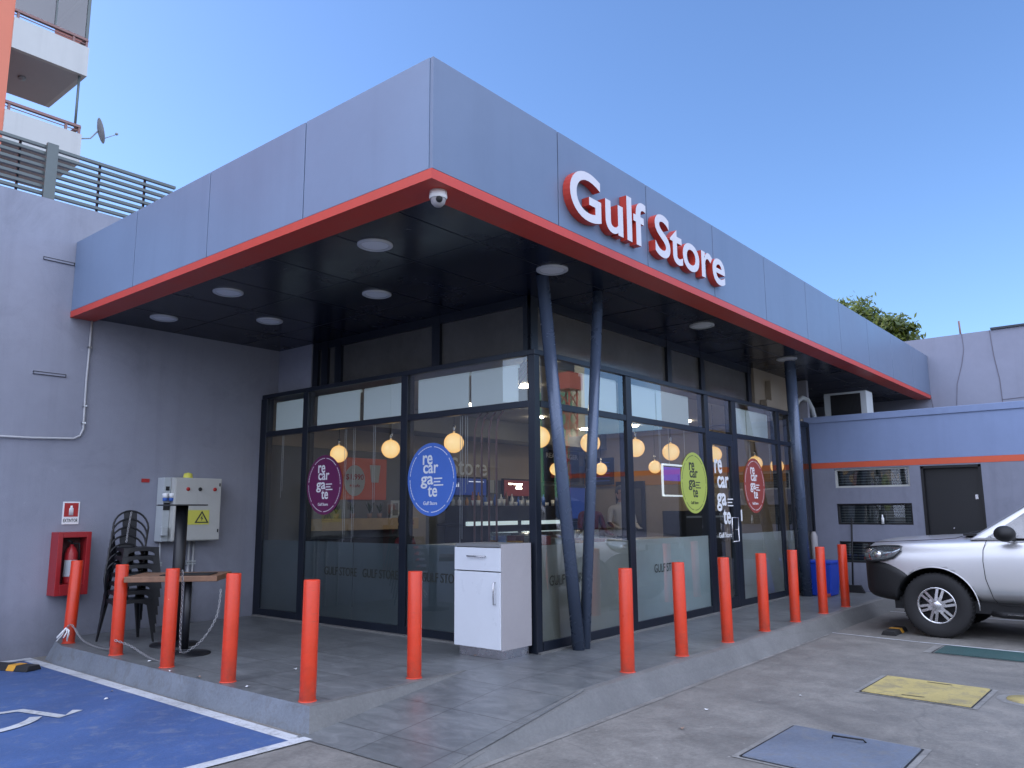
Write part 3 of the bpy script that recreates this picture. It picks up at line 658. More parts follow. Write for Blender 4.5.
# fascia sign
SG = thing('store_sign', 'raised white faced red sided Gulf Store letters on the grey canopy fascia', 'shop sign', (.6,-K2,3.9))
tb = text_bm('Gulf Store', .5, .016, 8); xs = [p.co.x for p in tb.verts]; ys = [p.co.y for p in tb.verts]
x0, x1 = min(xs), max(xs); cap = [p.co.y for p in tb.verts]; y0, y1 = min(ys), max(ys)
sx = (1.95+1.05)/(x1-x0); sz = .445/(y1-y0)
islands = []; seen = set()
for v0 in tb.verts:
    if v0 in seen: continue
    st = [v0]; comp = []; seen.add(v0)
    while st:
        v = st.pop(); comp.append(v)
        for e in v.link_edges:
            w = e.other_vert(v)
            if w not in seen: seen.add(w); st.append(w)
    islands.append(comp)
islands.sort(key=lambda c: min(v.co.x for v in c))
for comp in islands:
    b = NB(); mp = {}; F_ = NB(); mf = {}
    for v in comp:
        X = -1.05+(v.co.x-x0)*sx; Z = 3.825+(v.co.y-y0)*sz
        mp[v] = b.verts.new((X, -K2-.002-(v.co.z+.5)*.075, Z))
        if v.co.z > 0: mf[v] = F_.verts.new((X, -K2-.079, Z))
    for f in {f for v in comp for f in v.link_faces}:
        vface(b, [mp[q] for q in f.verts])
        if all(q.co.z > 0 for q in f.verts): vface(F_, [mf[q] for q in f.verts])
    L = obj('letter', b, 'red', SG); obj('letter_face', F_, 'sign_white', L)
tb.free()
SGm = None

# dome camera
t = thing('security_camera', 'small white dome security camera under the canopy corner', 'security camera', (-2.40,-1.02,ZB))
b = NB(); lathe(b, (-2.40,-1.02,ZB), [(.0,0),(.062,0),(.066,-.05),(.060,-.06)], 24); obj('housing', b, 'lens', t)
b = NB(); lathe(b, (-2.40,-1.02,ZB-.06), [(.056,0),(.050,-.03),(.03,-.052),(.0,-.058)], 24); obj('dome', b, 'grey_lam', t)
b = NB(); sphere(b, (-2.425,-1.055,ZB-.075), .026, 1, 1, 1, 12); obj('camera_lens', b, 'matt_black', t)

# ------------------------------------------------------------------ shop interior furniture
t = thing('wall_shelf', 'pale wooden counter shelf along the grey wall behind the purple sticker', 'shelf', (1.7,4.6,1.1))
b = NB(); box(b, .75, 2.62, 4.42, 4.79, 1.10, 1.27); obj('board', b, 'pale_wood', t, .004)
b = NB(); box(b, .78, 2.60, 4.50, 4.78, .0, .98); obj('base', b, 'counter', t)
t = thing('picture_frame', 'small white picture frame standing on the pale wooden shelf', 'picture frame', (2.28,4.60,1.27))
b = NB(); box(b, 2.20, 2.37, 4.60, 4.62, 1.272, 1.54); obj('frame', b, 'cup', t, .003); b = NB(); box(b, 2.235, 2.335, 4.592, 4.599, 1.31, 1.50); obj('picture', b, 'grey_int', t)
for i, x in enumerate((1.15,1.45,1.78,1.98)):
    t = thing('pot_plant', ['small potted plant on the shelf below the purple sticker','thin potted plant on the shelf under the price poster','low potted plant on the shelf in the middle','small potted plant next to the picture frame'][i], 'plant', (x,4.62,1.272), 'small plants on the shelf')
    b = NB(); lathe(b, (x,4.62,1.272), [(.0,0),(.03,0),(.042,.07),(.0,.07)], 12); obj('pot', b, 'pot', t)
    b = NB()
    for k in range(16):
        a = rnd.uniform(0, 6.3); r = rnd.uniform(.03,.10); h = rnd.uniform(.08,.2)
        p = Vector((x,4.62,1.34)); q = p+Vector((math.cos(a)*r, math.sin(a)*r*.6, h)); s = Vector((-math.sin(a), math.cos(a), 0))*.012
        m_ = (p+q)/2+Vector((0,0,.02)); vface(b, [b.verts.new(z_) for z_ in (p, m_+s, q, m_-s)])
    obj('leaves', b, 'leafplant', t)
t = thing('promotion_poster', 'orange promotional poster with a pale price circle and a cup on the grey wall', 'poster', (1.85,4.79,1.55))
b = NB(); box(b, 1.05, 2.24, 4.772, 4.796, 1.55, 2.19); obj('panel', b, 'poster', t, .003)
b = NB(); prism(b, [(.20*math.cos(2*math.pi*i/40), .235*math.sin(2*math.pi*i/40)) for i in range(40)], .003, (1.60,4.771,1.84), UR, VR); obj('price_circle', b, 'cup', t)
b = NB(); prism(b, [(-.07,-.13),(.07,-.13),(.11,.14),(-.11,.14)], .004, (2.00,4.771,1.95), UR, VR); obj('cup_picture', b, 'cup', t)
b = NB(); put_text(b, '$1.990', (1.43,4.766,1.84), UR, VR, .34, .10, .002, .01); put_text(b, '+ cafe', (1.50,4.766,1.74), UR, VR, .2, .05, .002); obj('lettering', b, 'ext_red', t)
tt = thing('interior_sign', 'thin pale Gulf Store lettering on the beige wall right of the blue sticker', 'sign', (3.9,4.76,2.06))
b = NB(); put_text(b, 'Gulf Store', (2.85,4.764,2.00), UR, VR, 1.78, .30, .012, .006, res=6); obj('lettering', b, 'lettering', tt)
t = thing('menu_screen', 'wide dark blue screen on the wall under the interior lettering', 'screen', (4.0,4.75,1.58))
b = NB(); box(b, 3.20, 4.60, 4.72, 4.76, 1.62, 1.97); obj('housing', b, 'matt_black', t); b = NB(); box(b, 3.23, 4.57, 4.712, 4.719, 1.65, 1.94); obj('display', b, 'screen_b', t)
b = NB(); put_text(b, 'pepsi', (3.45,4.708,1.76), UR, VR, .40, .10, .002, .01); box(b, 4.1, 4.5, 4.709, 4.711, 1.88, 1.895); obj('lettering', b, 'screen_w', t)
t = thing('menu_screen', 'dark red and orange screen on the wall next to the glass corner post', 'screen', (5.6,4.75,1.58))
b = NB(); box(b, 5.05, 6.0, 4.72, 4.76, 1.62, 1.97); obj('housing', b, 'matt_black', t); b = NB(); box(b, 5.08, 5.97, 4.712, 4.719, 1.65, 1.94); obj('display', b, 'screen_o', t)
b = NB(); box(b, 5.2, 5.6, 4.708, 4.711, 1.86, 1.88); prism(b, [(-.09,-.04),(.09,-.04),(.05,.05),(-.05,.05)], .002, (5.5,4.71,1.82), UR, VR); obj('picture', b, 'dl', t)
t = thing('notice_board', 'small white notice on the wall between two screens', 'notice', (4.8,4.75,1.6))
b = NB(); box(b, 4.68, 4.82, 4.74, 4.76, 1.70, 1.93); box(b, 4.86, 4.92, 4.74, 4.76, 1.70, 1.93); obj('sheet', b, 'cup', t)
t = thing('back_counter', 'dark service counter with two lit white edge strips behind the white cabinet', 'counter', (4.8,4.3,0))
b = NB(); box(b, 3.4, 7.0, 3.95, 4.6, 0, 1.12); obj('body', b, 'counter', t); b = NB(); box(b, 3.3, 7.1, 3.85, 4.7, 1.125, 1.16); box(b, 3.4, 7.0, 4.1, 4.6, 1.16, 1.46); obj('top', b, 'counter', t, .004)
for x0_, x1_ in ((3.10,4.35),(4.50,5.85)):
    b = NB(); box(b, x0_, x1_, 3.80, 3.845, 1.135, 1.20); obj('light_strip', b, 'strip', t)
# cups and glasses on the counter
for i in range(14):
    x = 3.75+i*.17; h = rnd.uniform(.06,.12)
    b = NB(); lathe(b, (x, 4.3+rnd.uniform(-.05,.05), 1.461), [(.0,0),(.028,0),(.038,h),(.030,h*.96),(.0,.01)], 10)
    solo('cup', b, 'lettering', 'white cup in the row on top of the dark back counter', 'cup', 'white cups on the back counter')
for i in range(22):
    x = 3.5+i*.155+rnd.uniform(-.02,.02); h = rnd.uniform(.14,.26)
    b = NB(); lathe(b, (x, 4.50, 1.461), [(.0,0),(.030,0),(.032,h*.6),(.012,h*.8),(.012,h),(.0,h)], 10)
    solo('bottle', b, ['ochre','leafplant','red_st','cup','blue_st','wood','lettering'][rnd.randrange(7)], 'small bottle in the back row on top of the dark back counter', 'bottle', 'bottles in the back row on the back counter')
t = thing('display_counter', 'glass topped display counter behind the crossed steel columns', 'counter', (2.4,1.4,0))
b = NB(); box(b, 1.2, 4.0, 1.15, 1.75, 0, .80); obj('body', b, 'counter', t); b = NB(); box(b, 1.18, 4.02, 1.13, 1.77, .805, .84); obj('top', b, 'strip' if False else 'cup', t, .004)
b = NB(); prism(b, [(1.15,.845),(1.75,.845),(1.75,1.10),(1.40,1.10)], 2.6, (1.3,0,0), (0,1,0), (0,0,1)); obj('glass_hood', b, 'glass_clear', t)
for i in range(9):
    x = 1.45+i*.27; b = NB(); box(b, x, x+rnd.uniform(.12,.2), 1.45, 1.6, .842, .842+rnd.uniform(.08,.2))
    solo('snack_box', b, ['ochre','leafplant','red_st','cup','blue_st'][i % 5], 'small coloured snack box inside the glass topped counter', 'box', 'snack boxes in the display counter', .004)
t = thing('chest_freezer', 'pale blue white chest freezer behind the frosted glass left of the door', 'freezer', (3.2,.6,0))
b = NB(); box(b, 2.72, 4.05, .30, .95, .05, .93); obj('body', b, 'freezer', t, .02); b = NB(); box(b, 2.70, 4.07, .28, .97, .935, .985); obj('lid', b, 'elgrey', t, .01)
b = NB(); box(b, 3.35, 3.36, .292, .3, .1, .9); obj('door_gap', b, 'matt_black', t)
t = thing('ice_cream_freezer', 'blue printed ice cream freezer at the left of the white freezer', 'freezer', (2.3,.6,0))
b = NB(); box(b, 1.95, 2.66, .35, .95, .0, .84); obj('body', b, 'cloth_b', t, .02); b = NB(); box(b, 1.94, 2.67, .34, .96, .845, .88); obj('lid', b, 'cup', t, .01)
b = NB(); put_text(b, 'helado', (2.2,.345,.66), UR, VR, .34, .09, .003, .01); obj('lettering', b, 'lettering', t)
t = thing('lit_frame', 'glowing white square frame around a violet screen, overlapping the green sticker', 'screen', (3.5,.3,1.55))
b = NB()
for q in (((3.10,.3,1.55),(3.93,.3,1.55)),((3.93,.3,1.55),(3.93,.3,1.96)),((3.93,.3,1.96),(3.10,.3,1.96)),((3.10,.3,1.96),(3.10,.3,1.55))): bar(b, q[0], q[1], .022, .022)
obj('light_frame', b, 'frame_w', t)
b = NB(); box(b, 3.18, 3.62, .31, .33, 1.75, 1.93); obj('display', b, 'screen_p', t)
b = NB(); tube(b, [(3.3,.3,1.96),(3.3,.3,2.94)], .004, 5); tube(b, [(3.75,.3,1.96),(3.75,.3,2.94)], .004, 5); obj('cable', b, 'lettering', t)
t = thing('menu_board', 'dark menu board with pale price lines near the far end of the shop', 'menu board', (7.3,4.7,2.0))
b = NB(); box(b, 7.70,7.78, 4.02, 4.7, 1.90, 2.45); obj('board', b, 'matt_black', t); b = NB()
for k in range(6): box(b, 7.692, 7.70, 4.08, 4.64-.07*(k % 3), 1.97+k*.075, 1.985+k*.075)
obj('lettering', b, 'screen_b', t)
t = thing('burger_sign', 'black sign with white lettering seen between the crossed columns', 'sign', (6.6,4.7,2.2))
b = NB(); box(b, 6.3, 7.5, 4.70, 4.74, 1.95, 2.58); obj('board', b, 'matt_black', t); b = NB(); put_text(b, 'REAL BURGER', (6.35,4.697,2.42), UR, VR, 1.1, .10, .003, .01); obj('lettering', b, 'lettering', t)
b = NB(); box(b, 6.5, 7.2, 4.692, 4.698, 2.02, 2.32); obj('picture', b, 'red_st', t)
t = thing('table', 'small square table beside the glass near the seated guest', 'table', (1.9,3.1,0))
b = NB(); box(b, 1.2, 1.9, 2.3, 2.9, .90, .93); obj('top', b, 'cup', t, .004); b = NB(); tube(b, [(1.55,2.6,.01),(1.55,2.6,.90)], .03, 10); lathe(b, (1.55,2.6,.006), [(.22,0),(.2,.02),(.03,.04)], 20); obj('pedestal', b, 'black', t)
t = thing('drink_fridge', 'blue lit drinks fridge standing behind the left steel column', 'fridge', (2.0,1.9,0))
b = NB(); box(b, 6.1, 6.7, 4.0, 4.6, 1.17, 1.85); obj('body', b, 'matt_black', t, .01); b = NB(); box(b, 6.14,6.66,3.985,3.999,1.22,1.80); obj('display', b, 'screen_b', t)
# curved pipes at the glass corner
b = NB()
for i in range(4):
    y = .35+.105*i
    tube(b, [(.16,-.0+.10+.05*i,2.93),(.16,y*.6+.08,2.72),(.16,y+.12,2.50),(.16,y+.26,2.36),(.16,y+.30,2.22),(.16,y+.30,1.02)], .011, 8)
solo('display_rack', b, 'rail', 'four thin curved brown rods standing inside the glass corner', 'rods')
# gondola shelf right of door
t = thing('product_shelf', 'dark product shelf with pale labels behind the red sticker', 'shelf', (5.6,.9,0))
b = NB(); box(b, 4.95, 6.3, .95, 1.35, 0, 1.35); obj('body', b, 'counter', t)
b = NB()
for k in range(4): box(b, 4.97, 6.28, .93, .948, .25+k*.33, .28+k*.33)
obj('shelf_edge', b, 'cup', t)

# people ------------------------------------------------------------
def person(label, loc, joints, edges, mats, head, rotz=0, hairlong=False):
    t = thing('person', label, 'person', (0,0,0)); WL[t.name] = Vector((0,0,0))
    me = bpy.data.meshes.new('body'); names = list(joints); idx = {n: i for i, n in enumerate(names)}
    me.from_pydata([joints[n][0] for n in names], [(idx[a], idx[b_]) for a, b_ in edges], [])
    o = bpy.data.objects.new('body', me); C.objects.link(o)
    sk = o.modifiers.new('skin', 'SKIN'); sk.use_smooth_shade = True
    for n in names:
        r = joints[n][1]; me.skin_vertices[0].data[idx[n]].radius = r if isinstance(r, tuple) else (r, r)
    me.skin_vertices[0].data[0].use_root = True
    sb = o.modifiers.new('s', 'SUBSURF'); sb.levels = 2; sb.render_levels = 2
    bpy.context.view_layer.update(); dg = bpy.context.evaluated_depsgraph_get()
    m2 = bpy.data.meshes.new_from_object(o.evaluated_get(dg)); bpy.data.objects.remove(o); bpy.data.meshes.remove(me)
    bm = NB(); bm.from_mesh(m2); bpy.data.meshes.remove(m2)
    hz = head.z
    sphere(bm, head, .105, .78, .93, 1.18, 20)                            # skull
    sphere(bm, head+Vector((0,-.035,-.055)), .07, .80, .9, 1.0, 14)       # jaw
    sphere(bm, head+Vector((0,-.108,-.018)), .016, .8, 1.2, 1.6, 8)       # nose
    for s in (-1, 1): sphere(bm, head+Vector((s*.084,0,-.01)), .022, .4, .8, 1.3, 8)
    bm.faces.ensure_lookup_table()
    for f in bm.faces:
        c = f.calc_center_median(); f.smooth = True
        f.material_index = 0 if c.z > hz-.155 else (1 if c.z > joints['pelvis'][0][2]-.02 and not (abs(c.x) > .24 and c.z < joints['elbow_l'][0][2]+.02) else (0 if abs(c.x) > .2 and c.z > joints['pelvis'][0][2]-.3 and len(mats) > 3 else 2))
    b_ = obj('body', bm, mats[:3], t, recalc=False)
    b = NB()
    for s in (-1, 1): sphere(b, head+Vector((s*.034,-.092,.012)), .011, 1, .5, .7, 8)
    sphere(b, head+Vector((0,-.098,-.062)), .02, 1.1, .3, .3, 8); obj('eyes', b, 'hair', t)
    b = NB(); sphere(b, head+Vector((0,.016,.028)), .115, .80, .95, 1.10, 20)
    bmesh.ops.delete(b, geom=[v for v in b.verts if v.co.y < head.y-.05 and v.co.z < head.z+.055 or v.co.z < head.z-.05], context='VERTS')
    if hairlong:
        sphere(b, head+Vector((0,.06,-.10)), .09, 1.0, .6, 1.6, 14)
    obj('hair', b, 'hair', t)
    t.location = loc; t.rotation_euler = (0, 0, rotz); return t
EDG = [('pelvis','waist'),('waist','chest'),('chest','neck'),('neck','nape'),('chest','shoulder_l'),('shoulder_l','elbow_l'),('elbow_l','wrist_l'),('wrist_l','hand_l'),
 ('chest','shoulder_r'),('shoulder_r','elbow_r'),('elbow_r','wrist_r'),('wrist_r','hand_r'),('pelvis','hip_l'),('hip_l','knee_l'),('knee_l','ankle_l'),('ankle_l','toe_l'),
 ('pelvis','hip_r'),('hip_r','knee_r'),('knee_r','ankle_r'),('ankle_r','toe_r')]
for s in 'lr':
    for k in range(4): EDG.append((f'hand_{s}', f'finger{k}_{s}'))
    EDG.append((f'wrist_{s}', f'thumb_{s}'))
def joints(seated=False, arms='counter'):
    z0 = .47 if seated else .93
    J = {'pelvis': ((0,0,z0), (.14,.11)), 'waist': ((0,.0,z0+.20), (.125,.10)), 'chest': ((0,.01,z0+.42), (.15,.11)), 'neck': ((0,.01,z0+.56), .055), 'nape': ((0,0,z0+.64), .05)}
    for s, n in ((-1,'l'), (1,'r')):
        J['shoulder_'+n] = ((s*.19,.01,z0+.48), .062); J['elbow_'+n] = ((s*.25,-.04,z0+.21), .046); J['wrist_'+n] = ((s*.20,-.27,z0+.14), .030); J['hand_'+n] = ((s*.19,-.34,z0+.13), (.036,.018))
        for k in range(4): J[f'finger{k}_{n}'] = ((s*(.155+.022*k),-.42+.006*abs(k-1.5),z0+.115), .009)
        J['thumb_'+n] = ((s*.150,-.33,z0+.13), .010)
        if seated:
            J['hip_'+n] = ((s*.10,-.05,z0), .085); J['knee_'+n] = ((s*.12,-.44,z0+.01), .060); J['ankle_'+n] = ((s*.12,-.42,.08), .042); J['toe_'+n] = ((s*.13,-.60,.04), .036)
        else:
            J['hip_'+n] = ((s*.10,0,z0-.07), .085); J['knee_'+n] = ((s*.11,-.01,.49), .060); J['ankle_'+n] = ((s*.11,.02,.08), .042); J['toe_'+n] = ((s*.12,-.15,.035), .036)
    return J
J = joints(); hd = Vector((0,-.01,.93+.735))
person('shop attendant in a pale shirt standing behind the counter in front of the dark door', (6.1,2.83,.0), J, EDG, ['skin','shirt','trousers'], hd, R(-35))
person('dark haired attendant in a maroon top standing behind the counter, left of the first', (5.6,3.15,-.10), J, EDG, ['skin','shirt_d','trousers'], hd, R(-25))
J = joints(True); J = {k: ((p[0], p[1], p[2]), r) for k, (p, r) in J.items()}; hd = Vector((0,-.01,.47+.735))
person('guest with dark hair and maroon top seated by the glass between purple and blue stickers', (1.42,3.42,.02), J, EDG, ['skin','shirt_d','trousers'], hd, R(20), True)
t = thing('stool', 'low black stool under the seated guest', 'stool', (1.42,3.42,0))
b = NB(); lathe(b, (1.42,3.42,0), [(.0,.36),(.17,.36),(.18,.39),(.16,.405),(.0,.405)], 20); obj('seat', b, 'black', t)
for a in (45,135,225,315):
    b = NB(); tube(b, [(1.42+.11*math.cos(R(a)),3.42+.11*math.sin(R(a)),.37),(1.42+.19*math.cos(R(a)),3.42+.19*math.sin(R(a)),.004)], .012, 8); obj('leg', b, 'black', t)

# ------------------------------------------------------------------ white cabinet by the corner
t = thing('cabinet', 'white and grey cabinet with a drawer and a door standing at the glass corner', 'cabinet', (-.27,.33,0))
x0_, x1_, y0_, y1_ = -.50, -.045, .03, .63
b = NB(); box(b, x0_+.018, x1_, y0_, y0_+.018, .085, 1.05); box(b, x0_+.018, x1_, y1_-.018, y1_, .085, 1.05); box(b, x1_-.012, x1_, y0_+.018, y1_-.018, .085, 1.05); box(b, x0_+.018, x1_-.012, y0_+.018, y1_-.018, .085, .10); obj('carcass', b, 'grey_lam', t, .001)
b = NB(); box(b, x0_-.004, x1_+.004, y0_+.018, y1_-.018, 1.022, 1.05); obj('top', b, 'grey_int', t, .002)
b = NB(); box(b, x0_, x0_+.018, y0_+.012, y1_-.004, .80, 1.015); d = obj('drawer', b, 'white', t, .002)
b = NB(); tube(b, [(x0_-.002,.44,.935),(x0_-.028,.44,.935),(x0_-.028,.22,.935),(x0_-.002,.22,.935)], .006, 8); obj('handle', b, 'chrome', d)
b = NB(); box(b, x0_, x0_+.018, y0_+.012, y1_-.004, .095, .79); d = obj('door', b, 'white', t, .002)
b = NB(); tube(b, [(x0_-.002,.10,.70),(x0_-.028,.10,.70),(x0_-.028,.10,.50),(x0_-.002,.10,.50)], .006, 8); obj('handle', b, 'chrome', d)
b = NB(); box(b, x0_+.05, x1_-.02, y0_+.02, y1_-.03, .001, .083); obj('plinth', b, 'chrome', t, .001)

# ------------------------------------------------------------------ left wall building with its louvre screen
WB = thing('side_building', 'lilac grey rendered wall block at the left with cable marks', 'building', (-3.4,6,GZ))
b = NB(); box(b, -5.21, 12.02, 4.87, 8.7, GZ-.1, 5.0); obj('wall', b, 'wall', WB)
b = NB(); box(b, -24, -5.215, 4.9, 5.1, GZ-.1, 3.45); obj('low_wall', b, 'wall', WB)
b = NB()
for (xa, xb, z_) in ((-2.94,-2.60,4.28),(-2.94,-2.59,2.94)):
    b = NB(); box(b, xa, xb, 4.862, 4.872, z_-.018, z_+.018); obj('vent_slot', b, 'wall', WB)
    b = NB(); box(b, xa, xb, 4.858, 4.8615, z_-.018, z_-.012); box(b, xa, xb, 4.858, 4.8615, z_+.012, z_+.018); box(b, xa, xa+.006, 4.858, 4.8615, z_-.012, z_+.012); box(b, xb-.006, xb, 4.858, 4.8615, z_-.012, z_+.012); obj('slot_edge', b, 'matt_black', WB)
b = NB(); tube(b, [(-2.36,4.845,ZB),(-2.37,4.845,2.9),(-2.36,4.845,2.34),(-2.39,4.845,2.26),(-2.46,4.845,2.22),(-2.9,4.845,2.20),(-5.1,4.845,2.18)], .013, 8); obj('conduit', b, 'pvc', WB)
b = NB()
for z_ in (3.3,2.6,2.4): box(b, -2.385, -2.345, 4.825, 4.872, z_, z_+.02)
obj('conduit_clip', b, 'chrome', WB)
LV = thing('louvre_screen', 'horizontal grey green louvre screen above the left wall', 'screen fence', (-3,5.6,5.0))
for k in range(9):
    z_ = 5.23+k*.0875; b = NB(); bar(b, (-6.5,5.6,z_), (-1.09,5.6,z_), .05, .036); obj('slat', b, 'louvre', LV)
for x in (-4.6,-2.72):
    b = NB(); box(b, x-.065, x+.065, 5.52, 5.57, 4.95, 5.97); obj('post', b, 'louvre', LV)
for x in (-3.05,-2.1,-1.5):
    b = NB(); box(b, x-.012, x+.012, 5.63, 5.66, 4.95, 5.95); obj('stay', b, 'navy', LV)

# ------------------------------------------------------------------ apartment tower
T = thing('apartment_tower', 'salmon and off white apartment tower with balconies at the upper left', 'building', (-10,18,GZ))
b = NB(); box(b, -20.4, .2, 17.9, 31, GZ, 22.5); obj('wall', b, 'salmon', T)
b = NB()
for k in range(6):
    for x in range(-19, -1, 3): box(b, x, x+1.4, 17.86, 17.90, 3.6+k*2.67, 4.9+k*2.67)
obj('window', b, 'glass_dark', T)
for k, zf in enumerate((3.10, 5.77, 8.44, 11.11, 13.78, 16.45)):
    b = NB(); box(b, .2, 2.13, 17.86, 20.6, zf, zf+.18); box(b, .2, 2.13, 17.86, 17.98, zf+.18, zf+.89); box(b, 2.01, 2.13, 17.98, 20.6, zf+.18, zf+.89)
    bal = obj('balcony', b, 'apt', T)
    b = NB(); box(b, .22, 2.00, 18.0, 20.55, zf-.006, zf-.002); obj('soffit', b, 'apt_d', bal)
    b = NB(); bar(b, (.2,17.93,zf+1.12), (2.09,17.93,zf+1.12), .10, .07); bar(b, (2.07,17.93,zf+1.12), (2.07,20.5,zf+1.12), .10, .07)
    bar(b, (.2,17.93,zf+1.0), (2.09,17.93,zf+1.0), .025, .02)
    for x in (.30,1.72,2.07): box(b, x-.03, x+.03, 17.9, 17.96, zf+.89, zf+1.1)
    obj('handrail', b, 'rail', bal)
b = NB(); lathe(b, (.94,19.3,13.765), [(.0,0),(.10,0),(.09,-.06),(.0,-.08)], 16); obj('balcony_lamp', b, 'dish', T)
b = NB(); box(b, 2.02, 2.10, 17.9, 17.98, 14.92, 16.45); obj('enclosure_post', b, 'louvre', T)
b = NB(); box(b, 1.2, 1.24, 17.9, 17.94, 14.92, 16.45); obj('enclosure_post', b, 'louvre', T)
b = NB(); vface(b, [b.verts.new(p) for p in ((.2,17.93,14.95),(2.02,17.93,14.95),(2.02,17.93,16.45),(.2,17.93,16.45))]); obj('enclosure_glass', b, 'enc', T, recalc=False); b = NB(); vface(b, [b.verts.new(p) for p in ((2.06,17.98,14.95),(2.06,20.5,14.95),(2.06,20.5,16.45),(2.06,17.98,16.45))]); obj('enclosure_glass', b, 'enc', T, recalc=False)
b = NB(); tube(b, [(1.98,18.0,13.78),(1.98,18.0,12.2)], .035, 8); obj('drain_pipe', b, 'louvre', T)
t = thing('satellite_dish', 'grey satellite dish on an arm beside the lower balcony', 'satellite dish', (2.13,18.2,11.9))
dc = Vector((2.72,18.1,12.42)); dn = Vector((.80,-.18,.25)).normalized(); rot = dn.to_track_quat('Z', 'Y').to_matrix()
b = NB(); lathe(b, (0,0,0), [(.0,-.07),(.15,-.055),(.29,0),(.295,.004),(.15,-.045),(.0,-.06)], 28)
for v in b.verts: v.co = rot @ Vector((v.co.x*1.15, v.co.y*1.25, v.co.z))+dc
obj('reflector', b, 'dish', t)
b = NB(); tube(b, [(2.13,18.1,11.95),(2.45,18.1,12.08),dc-dn*.07], .02, 8); tube(b, [dc-Vector((0,0,.28)),dc+dn*.42-Vector((0,0,.12))], .012, 6); obj('arm', b, 'dish', t)
b = NB(); sphere(b, dc+dn*.44-Vector((0,0,.10)), .045, 1, 1, 1, 10); obj('receiver', b, 'dish', t)

# ------------------------------------------------------------------ right annex, far wall
A = thing('annex_building', 'low lilac annex at the right with an orange stripe, slatted windows and a black door', 'building', (7.9,-2,GZ))
XA = 7.9
# wall built round its openings
op = [(-1.57,-.37,1.72,2.04),(-1.57,-.39,1.10,1.45),(-1.57,-.36,.47,.82),(-2.60,-1.74,GZ,2.04)]
ys = [-5.2, -2.60, -1.74, -1.57, -.38, .08]; zs = [GZ-.1, .47, .82, 1.10, 1.45, 1.72, 2.04]
b = NB()
for i in range(len(ys)-1):
    for j in range(len(zs)-1):
        door = i == 1; win = i == 3 and j in (1, 3, 5)
        if door or win: continue
        box(b, XA, XA+.25, ys[i], ys[i+1], zs[j], zs[j+1])
bmesh.ops.remove_doubles(b, verts=b.verts, dist=.0005)
seen_f = {}
for f in list(b.faces):
    k = tuple(round(q, 3) for q in f.calc_center_median())
    seen_f.setdefault(k, []).append(f)
bmesh.ops.delete(b, geom=[f for l in seen_f.values() if len(l) > 1 for f in l], context='FACES')
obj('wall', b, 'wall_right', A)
b = NB(); box(b, XA, XA+.25, -5.2, .08, 2.04, 2.06); box(b, XA+.004, XA+.25, -5.2, .08, 2.06, 2.16); obj('wall_band', b, 'wall_right', A)
b = NB(); box(b, XA-.004, XA+.25, -5.2, .08, 2.062, 2.158); obj('stripe', b, 'stripe', A)
b = NB(); box(b, XA, XA+.25, -5.2, .08, 2.16, 2.86); obj('upper_wall', b, 'wall_top', A)
b = NB(); box(b, XA-.02, XA+.28, -5.2, .085, 2.86, 2.97); obj('parapet_cap', b, 'wall_top', A, .006)
b = NB(); box(b, XA+.25, 12.0, -5.2, 0.1, 2.7, 2.8); box(b, 11.8, 12, -5.2, .1, GZ, 2.7); obj('roof', b, 'kerb', A)
b = NB(); box(b, XA+.10, XA+.13, -2.60, -1.74, GZ, 2.04); dd = obj('door', b, 'black', A)
b = NB(); bar(b, (XA+.02,-1.76,GZ), (XA+.02,-1.76,2.04), .05, .04); bar(b, (XA+.02,-2.58,GZ), (XA+.02,-2.58,2.04), .05, .04); bar(b, (XA+.02,-2.6,2.02), (XA+.02,-1.74,2.02), .05, .04); obj('door_frame', b, 'matt_black', A)
b = NB(); box(b, XA+.085, XA+.10, -2.51, -2.47, 1.50, 1.57); tube(b, [(XA+.06,-2.14,1.05),(XA+.1,-2.14,1.05)], .012, 8); obj('handle', b, 'chrome', dd)
for n, (z0_, z1_) in enumerate(((1.72,2.04),(1.10,1.45),(.47,.82))):
    b = NB(); w = .03
    y0_, y1_ = -1.57, -.38
    box(b, XA+.03, XA+.09, y0_, y1_, z0_, z0_+w); box(b, XA+.03, XA+.09, y0_, y1_, z1_-w, z1_); box(b, XA+.03, XA+.09, y0_, y0_+w, z0_+w, z1_-w); box(b, XA+.03, XA+.09, y1_-w, y1_, z0_+w, z1_-w)
    wf = obj('window', b, 'elgrey' if n == 0 else 'matt_black', A, .003)
    b = NB(); vface(b, [b.verts.new(p) for p in ((XA+.06,y0_,z0_),(XA+.06,y1_,z0_),(XA+.06,y1_,z1_),(XA+.06,y0_,z1_))]); obj('pane', b, 'glass', wf, recalc=False)
    b = NB()
    for k in range(7): bar(b, (XA+.13,y0_,z0_+.03+k*.045), (XA+.13,y1_,z0_+.03+k*.045), .03, .012)
    obj('shutter_slats', b, 'louvre', wf)
    b = NB(); box(b, XA+.2, XA+.22, y0_-.05, y1_+.05, z0_-.03, z1_+.03); obj('dark_backing', b, 'counter', wf)
# glass return between shop and annex
b = NB(); box(b, 7.86, 7.90, .0, .06, 0, 2.8); box(b, 7.0, 7.04, .0, .06, 0, HB-.05); box(b, 7.0, 7.9, .0, .06, 2.80, 2.88); obj('return_frame', b, 'navy', SH)
b = NB(); vface(b, [b.verts.new(p) for p in ((7.04,.02,0),(7.86,.02,0),(7.86,.02,2.8),(7.04,.02,2.8))]); obj('return_pane', b, 'glass_dark', SH, recalc=False)

